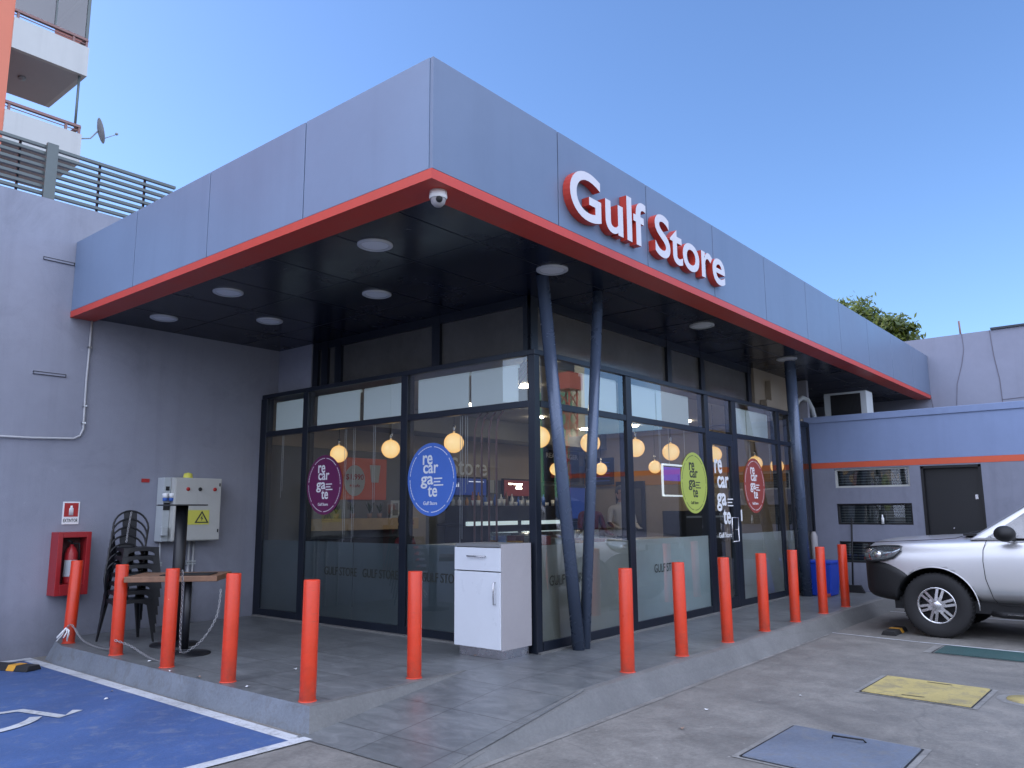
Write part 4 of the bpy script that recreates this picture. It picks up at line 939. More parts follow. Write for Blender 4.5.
FW = thing('far_wall', 'violet grey panelled wall rising behind the annex roof, with cracks', 'wall', (12.04,-4,GZ))
for ya, yb in ((-1.16,1.2),(-1.95,-1.165),(-2.30,-1.955),(-9,-2.305)):
    pass
b = NB(); box(b, 12.04, 12.3, -5.2, 4.86, GZ, 4.93); obj('wall', b, 'far', FW)
b = NB()
def crack(pts, w=.009):
    for p, q in zip(pts, pts[1:]): bar(b, (12.036, p[0], p[1]), (12.036, q[0], q[1]), .012, w)
crack([(-1.83,4.93),(-1.84,4.6),(-1.78,4.3),(-1.66,3.9),(-1.60,3.3)]); crack([(-2.33,4.93),(-2.36,4.4),(-2.42,3.9),(-2.43,3.4)], .013); crack([(-.98,4.5),(-1.08,4.2),(-1.15,3.7),(-1.18,3.4)])
crack([(-2.43,3.5),(-3.4,3.54)], .008)
obj('crack', b, 'crackm', FW)
b = NB(); box(b, 12.0, 12.32, -5.2, -2.35, 4.934, 4.975); obj('coping', b, 'navy', FW)
b = NB(); tube(b, [(12.1,-1.80,4.9),(12.1,-1.79,5.22)], .018, 6); obj('vent_pipe', b, 'rail', FW)

# air conditioner on the annex roof
t = thing('air_conditioner', 'white air conditioning outdoor unit on the annex roof', 'air conditioner', (8.5,-.5,2.8))
b = NB(); box(b, 8.42, 8.80, -.86, -.12, 2.85, 3.44); obj('casing', b, 'cup', t, .01)
b = NB(); box(b, 8.412, 8.424, -.76, -.24, 2.90, 3.40); obj('coil_grille', b, 'black', t)
b = NB()
for k in range(24): box(b, 8.404, 8.411, -.755+k*.0215, -.751+k*.0215, 2.91, 3.39)
obj('grille_fins', b, 'matt_black', t)
for y in (-.8,-.2):
    b = NB(); box(b, 8.42, 8.80, y-.03, y+.03, 2.802, 2.849); obj('foot', b, 'matt_black', t)
b = NB(); tube(b, [(7.6,.13,3.10),(7.7,.10,3.26),(7.85,.07,3.33),(8.0,.03,3.30),(8.12,.0,3.15),(8.2,-.03,2.85)], .045, 12)
solo('duct_hose', b, 'cup', 'thick white insulated hose arching from the pier to the air conditioner', 'hose')

# bin, broom
t = thing('waste_bin', 'blue plastic waste bin between the far column and the annex wall', 'waste bin', (6.99,-.36,0))
b = NB()
for (za, wa, zb, wb) in ((.004,.19,.50,.225),):
    c = (6.99,-.36)
    A_ = [b.verts.new((c[0]+sx_*wa, c[1]+sy_*wa, za)) for sx_, sy_ in ((-1,-1),(1,-1),(1,1),(-1,1))]; B_ = [b.verts.new((c[0]+sx_*wb, c[1]+sy_*wb, zb)) for sx_, sy_ in ((-1,-1),(1,-1),(1,1),(-1,1))]
    vface(b, A_[::-1])
    for i in range(4): vface(b, (A_[i], A_[(i+1) % 4], B_[(i+1) % 4], B_[i]))
obj('body', b, 'bin', t, .015)
b = NB(); lp = [(6.99-.235,-.595),(6.99+.235,-.595),(6.99+.235,-.125),(6.99-.235,-.125)]; prism(b, lp, .045, (0,0,.50)); obj('lid', b, 'bin', t, .012)
b = NB(); box(b, 6.66, 6.78, -.55, -.47, .002, .05); solo('dustpan', b, 'red_st', 'small red dustpan lying at the foot of the far column', 'dustpan', None, .006)
t = thing('broom', 'broom with a dark head leaning on the annex wall below the slatted windows', 'broom', (7.75,-.62,0))
b = NB(); tube(b, [(7.74,-.60,.08),(7.87,-.62,1.22)], .014, 8); obj('handle', b, 'matt_black', t)
b = NB(); prism(b, [(-.19,.0),(.19,.0),(.13,.12),(-.13,.12)], .07, (7.70,-.62,.002), (0,-1,0), (0,0,1)); obj('head', b, 'matt_black', t)
# utensils seen in the middle annex window
b = NB(); lathe(b, (XA-.02,-1.11,1.115), [(.0,0),(.022,0),(.024,.09),(.012,.12),(.012,.15),(.0,.15)], 12); solo('bottle', b, 'lettering', 'small white bottle on the sill of the middle slatted window', 'bottle')
b = NB(); lathe(b, (7.72,-.02,.002), [(.0,0),(.06,0),(.06,.9),(.03,.98),(.0,.98)], 16); solo('gas_cylinder', b, 'grey_lam', 'slim grey cylinder standing in the recess behind the far column', 'cylinder')

# ------------------------------------------------------------------ extinguisher, sign, electric box
t = thing('extinguisher_cabinet', 'red wall cabinet holding a fire extinguisher', 'fire extinguisher cabinet', (-2.42,4.76,.5))
b = NB(); x0_, x1_ = -2.60, -2.25; z0_, z1_ = .47, 1.16; yf = 4.66
box(b, x0_, x1_, 4.84, 4.868, z0_, z1_); box(b, x0_, x0_+.05, yf, 4.84, z0_, z1_); box(b, x1_-.05, x1_, yf, 4.84, z0_, z1_); box(b, x0_+.05, x1_-.05, yf, 4.84, z1_-.06, z1_); box(b, x0_+.05, x1_-.05, yf, 4.84, z0_, z0_+.12); obj('case', b, 'ext_red', t, .004)
b = NB(); box(b, x0_+.051, x1_-.051, 4.83, 4.838, z0_+.12, z1_-.06); obj('recess', b, 'ext_dark', t)
fe = thing('fire_extinguisher', 'red fire extinguisher with a white label inside the wall cabinet', 'fire extinguisher', (-2.42,4.74,.6))
b = NB(); lathe(b, (-2.42,4.75,.592), [(.0,0),(.062,0),(.066,.02),(.066,.33),(.045,.39),(.02,.41),(.02,.43),(.0,.43)], 20); obj('cylinder', b, 'ext_red', fe)
b = NB(); lathe(b, (-2.42,4.75,.592), [(.0675,.08),(.0675,.26)], 20); obj('paper_label', b, 'cup', fe)
b = NB(); tube(b, [(-2.42,4.75,1.02),(-2.42,4.75,1.05),(-2.48,4.71,1.07)], .012, 8); tube(b, [(-2.42,4.75,1.03),(-2.35,4.73,1.03),(-2.34,4.72,.85)], .010, 8); obj('valve', b, 'matt_black', fe)
t = thing('extinguisher_sign', 'small white and red EXTINTOR sign above the extinguisher cabinet', 'sign', (-2.41,4.86,1.27))
b = NB(); box(b, -2.505, -2.325, 4.860, 4.868, 1.245, 1.50); obj('plate', b, 'lettering', t)
b = NB(); box(b, -2.49, -2.34, 4.857, 4.8598, 1.33, 1.485); obj('red_field', b, 'sign_red', t)
b = NB(); lathe(b, (-2.415,4.853,1.345), [(.0,0),(.024,0),(.024,.075),(.012,.09),(.012,.11),(.0,.11)], 10)
for v in b.verts: v.co.y = 4.8555+(v.co.y-4.853)*.04
obj('pictogram', b, 'lettering', t)
b = NB(); put_text(b, 'EXTINTOR', (-2.493,4.859,1.268), UR, VR, .155, .040, .001, .01); obj('lettering', b, 'letter_dark', t)
t = thing('warning_plate', 'tiny red plate left of the electrical box', 'sign', (-1.58,4.86,1.74)); b = NB(); box(b, -1.63, -1.53, 4.862, 4.868, 1.74, 1.785); obj('plate', b, 'sign_red', t)
t = thing('electrical_box', 'light grey electrical box on the wall with a yellow high voltage label', 'electrical box', (-1.05,4.73,1.0))
b = NB(); box(b, -1.33, -.70, 4.62, 4.866, 1.02, 1.80); obj('case', b, 'elgrey', t, .006)
b = NB(); box(b, -1.32, -.71, 4.608, 4.619, 1.03, 1.79); dd = obj('door', b, 'elgrey', t, .004)
b = NB(); box(b, -1.20, -.86, 4.603, 4.607, 1.22, 1.40); obj('warning_label', b, 'yellow', dd)
b = NB(); tri = [(-.095,-.055),(.095,-.055),(0,.095)]; ti = [(-.066,-.041),(.066,-.041),(0,.066)]
for i in range(3):
    j = (i+1) % 3; prism(b, [tri[i], tri[j], ti[j], ti[i]], .002, (-.96,4.602,1.295), UR, VR)
prism(b, [(.008,.045),(-.018,.0),(.002,.002),(-.008,-.033),(.020,.010),(.002,.010)], .002, (-.96,4.602,1.293), UR, VR); obj('hazard_symbol', b, 'letter_dark', dd)
for x, m_ in ((-1.16,'sign_red'),(-1.0,'matt_black'),(-.80,'sign_red')):
    b = NB(); lathe(b, (x,4.606,1.66), [(.0,-.012),(.022,-.012),(.024,0)], 14, axis='Y'); obj('button', b, m_, dd)
b = NB(); box(b, -.74, -.725, 4.602, 4.607, 1.12, 1.16); box(b, -.74, -.725, 4.602, 4.607, 1.70, 1.74); obj('latch', b, 'matt_black', dd)
b = NB(); lathe(b, (-1.10,4.74,1.802), [(.0,.07),(.05,.055),(.06,0)], 14); obj('beacon', b, 'yellow', t)
b = NB(); box(b, -1.425, -1.335, 4.70, 4.866, 1.02, 1.80); ss = obj('socket_strip', b, 'cup', t, .004)
b = NB()
box(b, -1.42, -1.34, 4.693, 4.699, 1.40, 1.49); obj('switch_block', b, 'matt_black', ss)
b = NB(); box(b, -1.40, -1.355, 4.693, 4.699, 1.64, 1.69); obj('switch', b, 'matt_black', ss)
b = NB(); lathe(b, (-1.42,4.66,1.55), [(.0,0),(.032,0),(.036,.05),(.0,.06)], 12); obj('socket', b, 'lettering', ss)
b = NB(); lathe(b, (-1.345,4.66,1.55), [(.0,0),(.032,0),(.036,.05),(.0,.06)], 12); obj('socket', b, 'lettering', ss)
b = NB(); lathe(b, (-1.42,4.66,1.51), [(.0,0),(.03,0),(.03,.038)], 12); obj('socket_collar', b, 'blue_st', ss)
b = NB(); lathe(b, (-1.345,4.66,1.51), [(.0,0),(.03,0),(.03,.038)], 12); obj('socket_collar', b, 'blue_st', ss)
b = NB(); box(b, -1.45, -1.37, 4.64, 4.70, 1.09, 1.20); obj('plug_box', b, 'cup', ss, .01)
for x in (-1.36,-1.14,-.98,-.92):
    b = NB(); tube(b, [(x,4.84,1.02),(x,4.84,.01)], .014, 8); obj('conduit', b, 'pvc', t)
b = NB()
for x in (-1.36,-1.14,-.98,-.92):
    for z_ in (.75,.72): box(b, x-.028, x+.028, 4.815, 4.866, z_, z_+.018)
obj('conduit_clip', b, 'cup', t)

# ------------------------------------------------------------------ chairs, tables, chains
def make_chair():
    t = thing('metal_chair', '', 'chair'); b = NB()
    # seat pan, front towards -y
    for (z0_, z1_, wf, wb, d) in ((.435,.452,.185,.165,.18),):
        A_ = [b.verts.new(p) for p in ((-wf,-d,z0_),(wf,-d,z0_),(wb,d,z0_),(-wb,d,z0_))]; B_ = [b.verts.new(p) for p in ((-wf,-d,z1_),(wf,-d,z1_),(wb,d,z1_),(-wb,d,z1_))]
        vface(b, A_[::-1]); vface(b, B_)
        for i in range(4): vface(b, (A_[i], A_[(i+1) % 4], B_[(i+1) % 4], B_[i]))
    # skirt with an arched lower edge, front and sides
    for (p, q) in (((-.187,-.182),(.187,-.182)), ((.187,-.18),(.167,.18)), ((-.187,-.18),(-.167,.18))):
        n = 10; top = []; bot = []
        for k in range(n+1):
            f = k/n; x = p[0]+(q[0]-p[0])*f; y = p[1]+(q[1]-p[1])*f; drop = .035+.075*abs(2*f-1)**3
            top.append((x,y,.45)); bot.append((x*1.01,y*1.01,.45-drop))
        for k in range(n):
            vface(b, [b.verts.new(v) for v in (bot[k], bot[k+1], top[k+1], top[k])])
    obj('seat', b, 'black', t)
    for sx_, sy_ in ((-1,-1),(1,-1),(-1,1),(1,1)):
        b = NB(); tp = Vector((sx_*.165, sy_*.165, .44)); ft = Vector((sx_*.215, sy_*.225, .004)); n = 5
        rings = []
        for k in range(n+1):
            f = k/n; c = tp.lerp(ft, f); w = .052*(1-f)+.020*f
            rings.append([b.verts.new((c.x+dx*w*sx_, c.y+dy*w*sy_, c.z)) for dx, dy in ((.35,-.75),(.35,.35),(-.75,.35),(-.55,.15),(.15,.15),(.15,-.55))])
        for a_, b2 in zip(rings, rings[1:]):
            for k in range(6): vface(b, (a_[k], a_[(k+1) % 6], b2[(k+1) % 6], b2[k]))
        obj('leg', b, 'black', t)
    b = NB(); pts = [(-.165,.175,.44)]+[(-.19*math.cos(R(a)), .19+.05*math.sin(R(a)), .66+.19*math.sin(R(a))) for a in range(0,181,15)]+[(.165,.175,.44)]
    tube(b, pts, .011, 8); obj('back_hoop', b, 'black', t)
    b = NB(); A_ = [(-.058,.165,.45),(.058,.165,.45),(.072,.238,.842),(-.072,.238,.842)]
    vs = [b.verts.new(p) for p in A_]; v2 = [b.verts.new((p[0], p[1]+.008, p[2])) for p in A_]; vface(b, vs); vface(b, v2[::-1])
    for i in range(4): vface(b, (vs[i], vs[(i+1) % 4], v2[(i+1) % 4], v2[i]))
    obj('splat', b, 'black', t)
    return t
ch = make_chair(); ch['group'] = 'black metal chairs in one stack'; ccm = childmap(ch)
cnames = ['bottom black metal chair of the stack, its legs on the tiles','second black metal chair from the bottom of the stack','third black metal chair from the bottom of the stack',
 'middle black metal chair of the stack','third black metal chair from the top of the stack','second black metal chair from the top of the stack','top black metal chair of the stack, seat and back fully visible']
ang = R(-6)
for i in range(7):
    loc = (-2.12+i*.017, 3.96+i*.018, i*.090)
    o = ch if i == 0 else dup(ch, loc, ang, cnames[i], None, ccm)
    if i == 0: o.location = loc; o['label'] = cnames[0]
    o.rotation_euler = (0, 0, ang+rnd.uniform(-.012,.012))

t = thing('wooden_table', 'brown wooden topped table standing behind the bollards on a black pedestal', 'table', (-2.02,2.88,0))
b = NB(); rz = R(-44); cc, ss_ = math.cos(rz), math.sin(rz)
def rr(x, y): return (-2.00+x*cc-y*ss_, 2.93+x*ss_+y*cc)
P4 = [rr(-.52,-.30), rr(.36,-.30), rr(.36,.30), rr(-.52,.30)]
prism(b, P4, .055, (0,0,.695)); obj('top', b, 'wood', t, .006)
b = NB(); tube(b, [(-2.09,2.75,.02),(-2.09,2.75,.69)], .035, 16); obj('pedestal', b, 'black', t)
b = NB(); lathe(b, (-2.09,2.72,.002), [(.23,0),(.225,.012),(.06,.03),(.04,.05)], 28); obj('base', b, 'black', t)
t = thing('tray', 'thin black tray lying on the wooden table', 'tray', (-1.95,2.95,.75))
b = NB(); p4 = [rr(-.2,-.26), rr(.28,-.26), rr(.28,.05), rr(-.2,.05)]; prism(b, p4, .008, (0,0,.752)); obj('plate', b, 'matt_black', t, .003)
t = thing('tall_table_pedestal', 'tall black table pedestal with a thin square plate on top, behind the wooden table', 'table', (-1.90,3.36,0))
b = NB(); tube(b, [(-1.88,3.36,.03),(-1.88,3.36,1.44)], .062, 20); obj('column', b, 'black', t)
b = NB(); lathe(b, (-1.88,3.36,.002), [(.24,0),(.235,.014),(.09,.03),(.073,.05)], 28); obj('base', b, 'black', t)
b = NB(); p4 = [(-1.88+.27*math.cos(R(a)), 3.36+.27*math.sin(R(a))) for a in (0,45,90,135,180,225,270,315)]; prism(b, p4, .012, (0,0,1.44)); obj('top_plate', b, 'black', t, .002)

def chain(label, ctrl, n):
    t = thing('chain', label, 'chain', ctrl[0], 'thin white metal chains tied to the bollards')
    # resample the control polyline smoothly
    P_ = [Vector(p) for p in ctrl]; pts = []
    for i in range(len(P_)-1):
        p0 = P_[max(i-1,0)]; p1 = P_[i]; p2 = P_[i+1]; p3 = P_[min(i+2,len(P_)-1)]
        for k in range(20):
            s = k/20; pts.append(.5*((2*p1)+(p2-p0)*s+(2*p0-5*p1+4*p2-p3)*s*s+(3*p1-p0-3*p2+p3)*s**3))
    pts.append(P_[-1]); L = [0]
    for a, b_ in zip(pts, pts[1:]): L.append(L[-1]+(b_-a).length)
    b = NB(); m_ = max(4, int(L[-1]/.024))
    for k in range(m_):
        d = L[-1]*(k+.5)/m_; i = max(j for j in range(len(L)) if L[j] <= d); i = min(i, len(pts)-2)
        f = (d-L[i])/max(1e-6, L[i+1]-L[i]); c = pts[i].lerp(pts[i+1], f); dr_ = (pts[i+1]-pts[i]).normalized()
        s = dr_.orthogonal().normalized(); s = Matrix.Rotation(R(90)*(k % 2)+.4, 3, dr_) @ s
        ring = [c+dr_*.018*math.cos(a)+s*.009*math.sin(a) for a in [2*math.pi*q/8 for q in range(8)]]
        tube(b, ring, .0030, 5, closed=True)
    obj('links', b, 'chain', t); return t
chain('chain sagging from the first to the second bollard', [(-2.60,4.33,.10),(-2.55,4.28,.20),(-2.50,4.1,.06),(-2.48,3.8,.012),(-2.5,3.45,.03),(-2.56,3.17,.14)], 40)
chain('chain sagging from the second to the third bollard', [(-2.58,3.17,.15),(-2.5,3.0,.10),(-2.46,2.7,.02),(-2.46,2.4,.012),(-2.45,2.25,.03)], 40)
chain('chain hanging down beside the third bollard from the table to the floor', [(-2.44,2.22,.84),(-2.44,2.20,.6),(-2.445,2.19,.3),(-2.44,2.18,.12)], 30)
chain('chain rising from the foot of the third bollard to the wall side', [(-2.44,2.17,.12),(-2.3,2.3,.10),(-2.15,2.3,.2),(-2.0,2.35,.38),(-1.94,2.4,.62)], 30)
chain('chain looped over the back of the stacked chairs', [(-2.05,4.16,1.38),(-2.10,4.10,1.2),(-2.13,4.06,1.05)], 20)
b = NB()
for k in range(9):
    a = rnd.uniform(0, 6.28); tube(b, [(-2.59,4.30,.17),(-2.59+.03*math.cos(a),4.29+.04*math.sin(a),.12+rnd.uniform(-.02,.03)),(-2.62+.05*math.cos(a),4.30+.06*math.sin(a),.03+rnd.uniform(0,.05))], .007, 5)
solo('knotted_cord', b, 'lettering', 'white knotted cord hanging at the foot of the first bollard', 'cord')

# wheel stops
def wheel_stop(label, c, rz, yel):
    t = thing('wheel_stop', label, 'wheel stop', c, 'black rubber wheel stops with yellow patches')
    prof = [(-.09,0),(.09,0),(.062,.05),(-.062,.05)]; u = Vector((math.cos(rz+R(90)), math.sin(rz+R(90)), 0)); w = Vector((math.cos(rz), math.sin(rz), 0)); v = Vector((0,0,1))
    b = NB(); prism(b, prof, .55, Vector(c)-w*.275, u, v) if u.cross(v).dot(w) > 0 else prism(b, prof, -.55, Vector(c)-w*.275, u, v)
    obj('body', b, 'rubber', t, .006)
    for k in yel:
        b = NB(); q = [(-.091,.002),(.091,.002),(.0635,.0525),(-.0635,.0525)]; s = .10 if u.cross(v).dot(w) > 0 else -.10
        prism(b, q, s, Vector(c)+w*(k-.05), u, v); obj('yellow_patch', b, 'yellow_cover' if False else M['ystop'], t)
M['ystop'] = paint('amber reflective patch', (.62,.30,.03), .5, 0, .08, 6, .02)
wheel_stop('black rubber wheel stop with amber patch on the blue bay, left edge of the photo', (-3.07,4.28,GZ+.006), R(112), (-.06,))
wheel_stop('black rubber wheel stop touching the front tyre of the pickup', (4.75,-1.98,GZ+.002), R(0), (.05,))
# litter: a few leaves and stubs
for i, (x, y, z_) in enumerate(((-2.9,2.45,GZ),(-3.05,2.2,GZ),(-2.62,2.0,.002),(-2.6,1.55,.002),(-2.55,.9,.002),(-1.9,1.2,.002),(-.9,-2.0,GZ),(-.3,-1.9,GZ),(.6,-2.3,GZ),(-.45,.4,.002),(-2.5,2.6,.002))):
    b = NB(); a = rnd.uniform(0, 3); l = rnd.uniform(.015,.035)
    vface(b, [b.verts.new((x+l*math.cos(a+q)*(1 if k % 2 else .5), y+l*math.sin(a+q)*(1 if k % 2 else .5), z_+.006+.004*(k % 3))) for k, q in enumerate((0,.9,1.9,3.1,4.2,5.3))])
    solo('litter', b, 'lettering' if i % 3 else 'pot', 'small scrap of litter lying on the ground', 'litter', 'scraps of litter on the ground')

# ------------------------------------------------------------------ silver pickup
TX, TY = 5.55, -1.60
TK = thing('pickup_truck', 'silver pickup truck parked nose to the kerb at the right edge', 'pickup truck', (TX, TY, GZ))
def W(w, s, z): return Vector((TX+w, TY-s, GZ+z))
ST = [ (.09,[(.66,.50),(.72,.62),(.74,.80),(.73,1.0),(.67,1.06),(.36,1.09),(0,1.10)]),
 (.17,[(.80,.50),(.84,.62),(.855,.84),(.835,1.03),(.75,1.09),(.4,1.125),(0,1.135)]),
 (.30,[(.875,.50),(.905,.62),(.915,.87),(.890,1.06),(.79,1.115),(.42,1.15),(0,1.16)]),
 (.55,[(.90,.46),(.925,.62),(.935,.90),(.905,1.085),(.80,1.13),(.42,1.17),(0,1.18)]),
 (.90,[(.905,.40),(.93,.62),(.94,.92),(.905,1.10),(.80,1.15),(.42,1.195),(0,1.205)]),
 (1.25,[(.90,.38),(.93,.62),(.935,.94),(.905,1.115),(.81,1.16),(.42,1.21),(0,1.22)]),
 (1.48,[(.895,.36),(.93,.62),(.935,.94),(.91,1.12),(.83,1.18),(.42,1.22),(0,1.23)]),
 (2.4,[(.895,.36),(.93,.62),(.935,.94),(.915,1.13),(.86,1.19),(.42,1.2),(0,1.2)]),
 (3.55,[(.895,.36),(.93,.62),(.935,.94),(.915,1.14),(.87,1.20),(.42,1.2),(0,1.2)]),
 (4.6,[(.895,.42),(.93,.62),(.935,.94),(.92,1.15),(.88,1.20),(.42,1.2),(0,1.2)]),
 (5.25,[(.87,.50),(.90,.62),(.905,.94),(.90,1.15),(.86,1.20),(.42,1.2),(0,1.2)]) ]
def loft(sts, sub=2):
    b = NB(); rows = []
    for s, pr in sts:
        full = [(-w, z) for w, z in pr]+[(w, z) for w, z in reversed(pr[:-1])]
        rows.append([b.verts.new(W(w, s, z)) for w, z in full])
    n = len(rows[0])
    for A_, B_ in zip(rows, rows[1:]):
        for k in range(n): vface(b, (A_[k], A_[(k+1) % n], B_[(k+1) % n], B_[k]))
    vface(b, rows[0][::-1]); vface(b, rows[-1]); bmesh.ops.recalc_face_normals(b, faces=b.faces)
    return b
def apply_mods(o):
    bpy.context.view_layer.update(); dg = bpy.context.evaluated_depsgraph_get(); me = bpy.data.meshes.new_from_object(o.evaluated_get(dg))
    o.modifiers.clear(); old = o.data; o.data = me; me.name = old.name
def cut_wheels(o):
    cs = []
    for s in (.91, 4.05):
        b = NB(); lathe(b, W(0, s, .37), [(.0,-1.2),(.455,-1.2),(.455,-.55),(.0,-.55)], 56, axis='X'); lathe(b, W(0, s, .37), [(.0,.55),(.455,.55),(.455,1.2),(.0,1.2)], 56, axis='X')
        bmesh.ops.remove_doubles(b, verts=b.verts, dist=.001)
        c = obj('cutter', b, 'matt_black'); cs.append(c)
        m_ = o.modifiers.new('cut', 'BOOLEAN'); m_.operation = 'DIFFERENCE'; m_.solver = 'EXACT'; m_.object = c; m_.material_mode = 'TRANSFER'
    apply_mods(o)
    for c in cs: bpy.data.objects.remove(c)
body = obj('body', loft(ST), ['truck'], TK, recalc=False)
sb = body.modifiers.new('s', 'SUBSURF'); sb.levels = 3; sb.render_levels = 3
for f in body.data.polygons: f.use_smooth = True
cut_wheels(body)
bump = [(.02,[(.52,.46),(.54,.56),(.54,.80),(.50,.90),(.0,.92)]), (.07,[(.66,.42),(.70,.54),(.72,.84),(.70,.925),(.0,.93)]), (.15,[(.80,.39),(.845,.52),(.855,.86),(.835,.925),(.0,.93)]),
 (.29,[(.88,.37),(.915,.50),(.930,.86),(.915,.925),(.0,.93)]), (.44,[(.91,.36),(.944,.48),(.952,.80),(.943,.90),(.0,.90)]), (.60,[(.91,.36),(.950,.46),(.954,.70),(.944,.80),(.0,.80)]), (.68,[(.90,.36),(.948,.46),(.948,.64),(.938,.70),(.0,.7)])]
bo = obj('bumper', loft(bump), ['matt_black'], TK, recalc=False)
sb = bo.modifiers.new('s', 'SUBSURF'); sb.levels = 2; sb.render_levels = 2
for f in bo.data.polygons: f.use_smooth = True
cut_wheels(bo)
b = NB(); box(b, TX-.52, TX+.52, TY-.10, TY-.06, GZ+.86, GZ+1.0)
for k in range(4): box(b, TX-.52, TX+.52, TY-.06, TY-.05, GZ+.875+k*.03, GZ+.885+k*.03)
obj('grille', b, 'matt_black', TK, .004)
# cabin
b = NB(); base = [(-.86,1.30),(.86,1.30),(.86,3.52),(-.86,3.52)]; mid = [(-.66,2.22),(.66,2.22),(.66,3.30),(-.66,3.30)]
A_ = [b.verts.new(W(w, s, 1.16)) for w, s in base]; B_ = [b.verts.new(W(w, s, 1.76)) for w, s in mid]; D_ = [b.verts.new(W(w*.88, s+(.12 if s < 3 else -.08), 1.80)) for w, s in mid]
for P1, P2 in ((A_, B_), (B_, D_)):
    for i in range(4): vface(b, (P1[i], P1[(i+1) % 4], P2[(i+1) % 4], P2[i]))
vface(b, D_); vface(b, A_[::-1]); obj('cabin', b, 'truck', TK, .03)
def quadpart(name, pts, mat, th=.012, parent=TK, flip=False):
    b = NB(); P_ = [Vector(p) for p in pts]; n = (P_[1]-P_[0]).cross(P_[-1]-P_[0]).normalized()*th*(-1 if flip else 1)
    A_ = [b.verts.new(p) for p in P_]; B_ = [b.verts.new(p+n) for p in P_]; vface(b, A_); vface(b, B_)
    for i in range(len(P_)): vface(b, (A_[i], A_[(i+1) % len(P_)], B_[(i+1) % len(P_)], B_[i]))
    return obj(name, b, mat, parent)
M['carglass'] = paint('car glass', (.05,.065,.09), .04, 0, .3, 3, 0, coat=1)
def cab(w0, s0, w1, s1, f): return W(w0+(w1-w0)*f, s0+(s1-s0)*f, 1.16+.60*f)
quadpart('windscreen', [cab(-.80,1.30,-.62,2.22,.10), cab(.80,1.30,.62,2.22,.10), cab(.80,1.30,.62,2.22,.93), cab(-.80,1.30,-.62,2.22,.93)], M['carglass'], .012, TK, True)
for sg in (-1, 1):
    dpan = quadpart('side_window', [cab(sg*.86,1.45,sg*.66,2.26,.04), cab(sg*.86,2.52,sg*.66,2.66,.04), cab(sg*.86,2.52,sg*.66,2.66,.9), cab(sg*.86,1.43,sg*.66,2.28,.9)], M['carglass'], .012, TK, sg < 0)
    quadpart('side_window', [cab(sg*.86,2.62,sg*.66,2.74,.04), cab(sg*.86,3.36,sg*.66,3.20,.04), cab(sg*.86,3.36,sg*.66,3.20,.9), cab(sg*.86,2.62,sg*.66,2.74,.9)], M['carglass'], .012, TK, sg < 0)
    # belt moulding
    b = NB(); tube(b, [W(sg*.875,1.70,1.178), W(sg*.878,3.45,1.20)], .012, 6); obj('belt_moulding', b, 'matt_black', TK)
    # door seams
    b = NB()
    tube(b, [W(sg*.885,1.50,1.165), W(sg*.925,1.46,1.05), W(sg*.9385,1.45,.92), W(sg*.937,1.46,.72), W(sg*.925,1.52,.50), W(sg*.905,1.58,.42)], .004, 5)
    tube(b, [W(sg*.9,2.57,1.17), W(sg*.9395,2.57,.92), W(sg*.93,2.57,.6), W(sg*.905,2.55,.42)], .004, 5)
    tube(b, [W(sg*.9,3.5,1.17), W(sg*.9395,3.5,.92), W(sg*.93,3.4,.6)], .004, 5)
    tube(b, [W(sg*.905,1.58,.42), W(sg*.905,3.3,.42)], .004, 5); obj('door_seam', b, 'matt_black', TK)
    b = NB(); tube(b, [W(sg*.78,.24,1.115), W(sg*.80,.40,1.126), W(sg*.80,.66,1.140), W(sg*.79,1.0,1.163), W(sg*.76,1.16,1.180), W(sg*.70,1.22,1.20)], .0045, 5); obj('bonnet_seam', b, 'matt_black', TK)
    for s in (2.35,3.3):
        b = NB(); tube(b, [W(sg*.945,s-.11,1.0), W(sg*.972,s-.09,1.003), W(sg*.972,s+.05,1.003), W(sg*.945,s+.07,1.0)], .011, 8); obj('door_handle', b, 'truck', TK)
    # headlight
    H = [(.075,.89,.755,1.03,.71),(.14,.880,.856,1.045,.825),(.22,.880,.910,1.06,.882),(.36,.895,.938,1.075,.910),(.47,.93,.944,1.08,.918),(.56,1.02,.940,1.08,.920)]
    b = NB(); rows = []
    for s, zb, wb, zt, wt in H: rows.append([b.verts.new(W(sg*(wb-.03), s+.02, zb)), b.verts.new(W(sg*(wb+.008), s, zb)), b.verts.new(W(sg*(wt+(wb-wt)*.62+.012), s, zb+(zt-zb)*.5)), b.verts.new(W(sg*(wt+.010), s, zt)), b.verts.new(W(sg*(wt-.04), s+.02, zt))])
    for A_, B_ in zip(rows, rows[1:]):
        for k in range(4):
            f = vface(b, (A_[k], A_[k+1], B_[k+1], B_[k]))
            if f: f.smooth = True
    hl = obj('headlight', b, 'headlamp', TK)
    b = NB(); sphere(b, W(sg*.925,.29,.965), .045, .4, 1, 1, 16); obj('lamp_bulb', b, 'chrome', hl)
    b = NB(); tube(b, [W(sg*.76,.07,.89), W(sg*.862,.14,.879), W(sg*.918,.22,.879), W(sg*.946,.36,.895), W(sg*.952,.47,.93), W(sg*.948,.565,1.02)], .008, 6)
    tube(b, [W(sg*.715,.07,1.032), W(sg*.835,.14,1.048), W(sg*.892,.22,1.063), W(sg*.92,.36,1.078), W(sg*.932,.50,1.083), W(sg*.934,.565,1.08)], .007, 6); obj('lamp_trim', b, 'matt_black', hl)
    # mirror
    b = NB(); sphere(b, W(sg*1.08,1.72,1.245), .15, .95, .75, .62, 20); mm = obj('mirror', b, 'matt_black', TK)
    b = NB(); tube(b, [W(sg*.87,1.78,1.18), W(sg*1.0,1.74,1.21)], .03, 8); obj('mirror_arm', b, 'matt_black', mm)
    b = NB(); tube(b, [W(sg*1.17,1.66,1.235), W(sg*1.19,1.76,1.24)], .008, 6); obj('indicator', b, 'headlamp', mm)
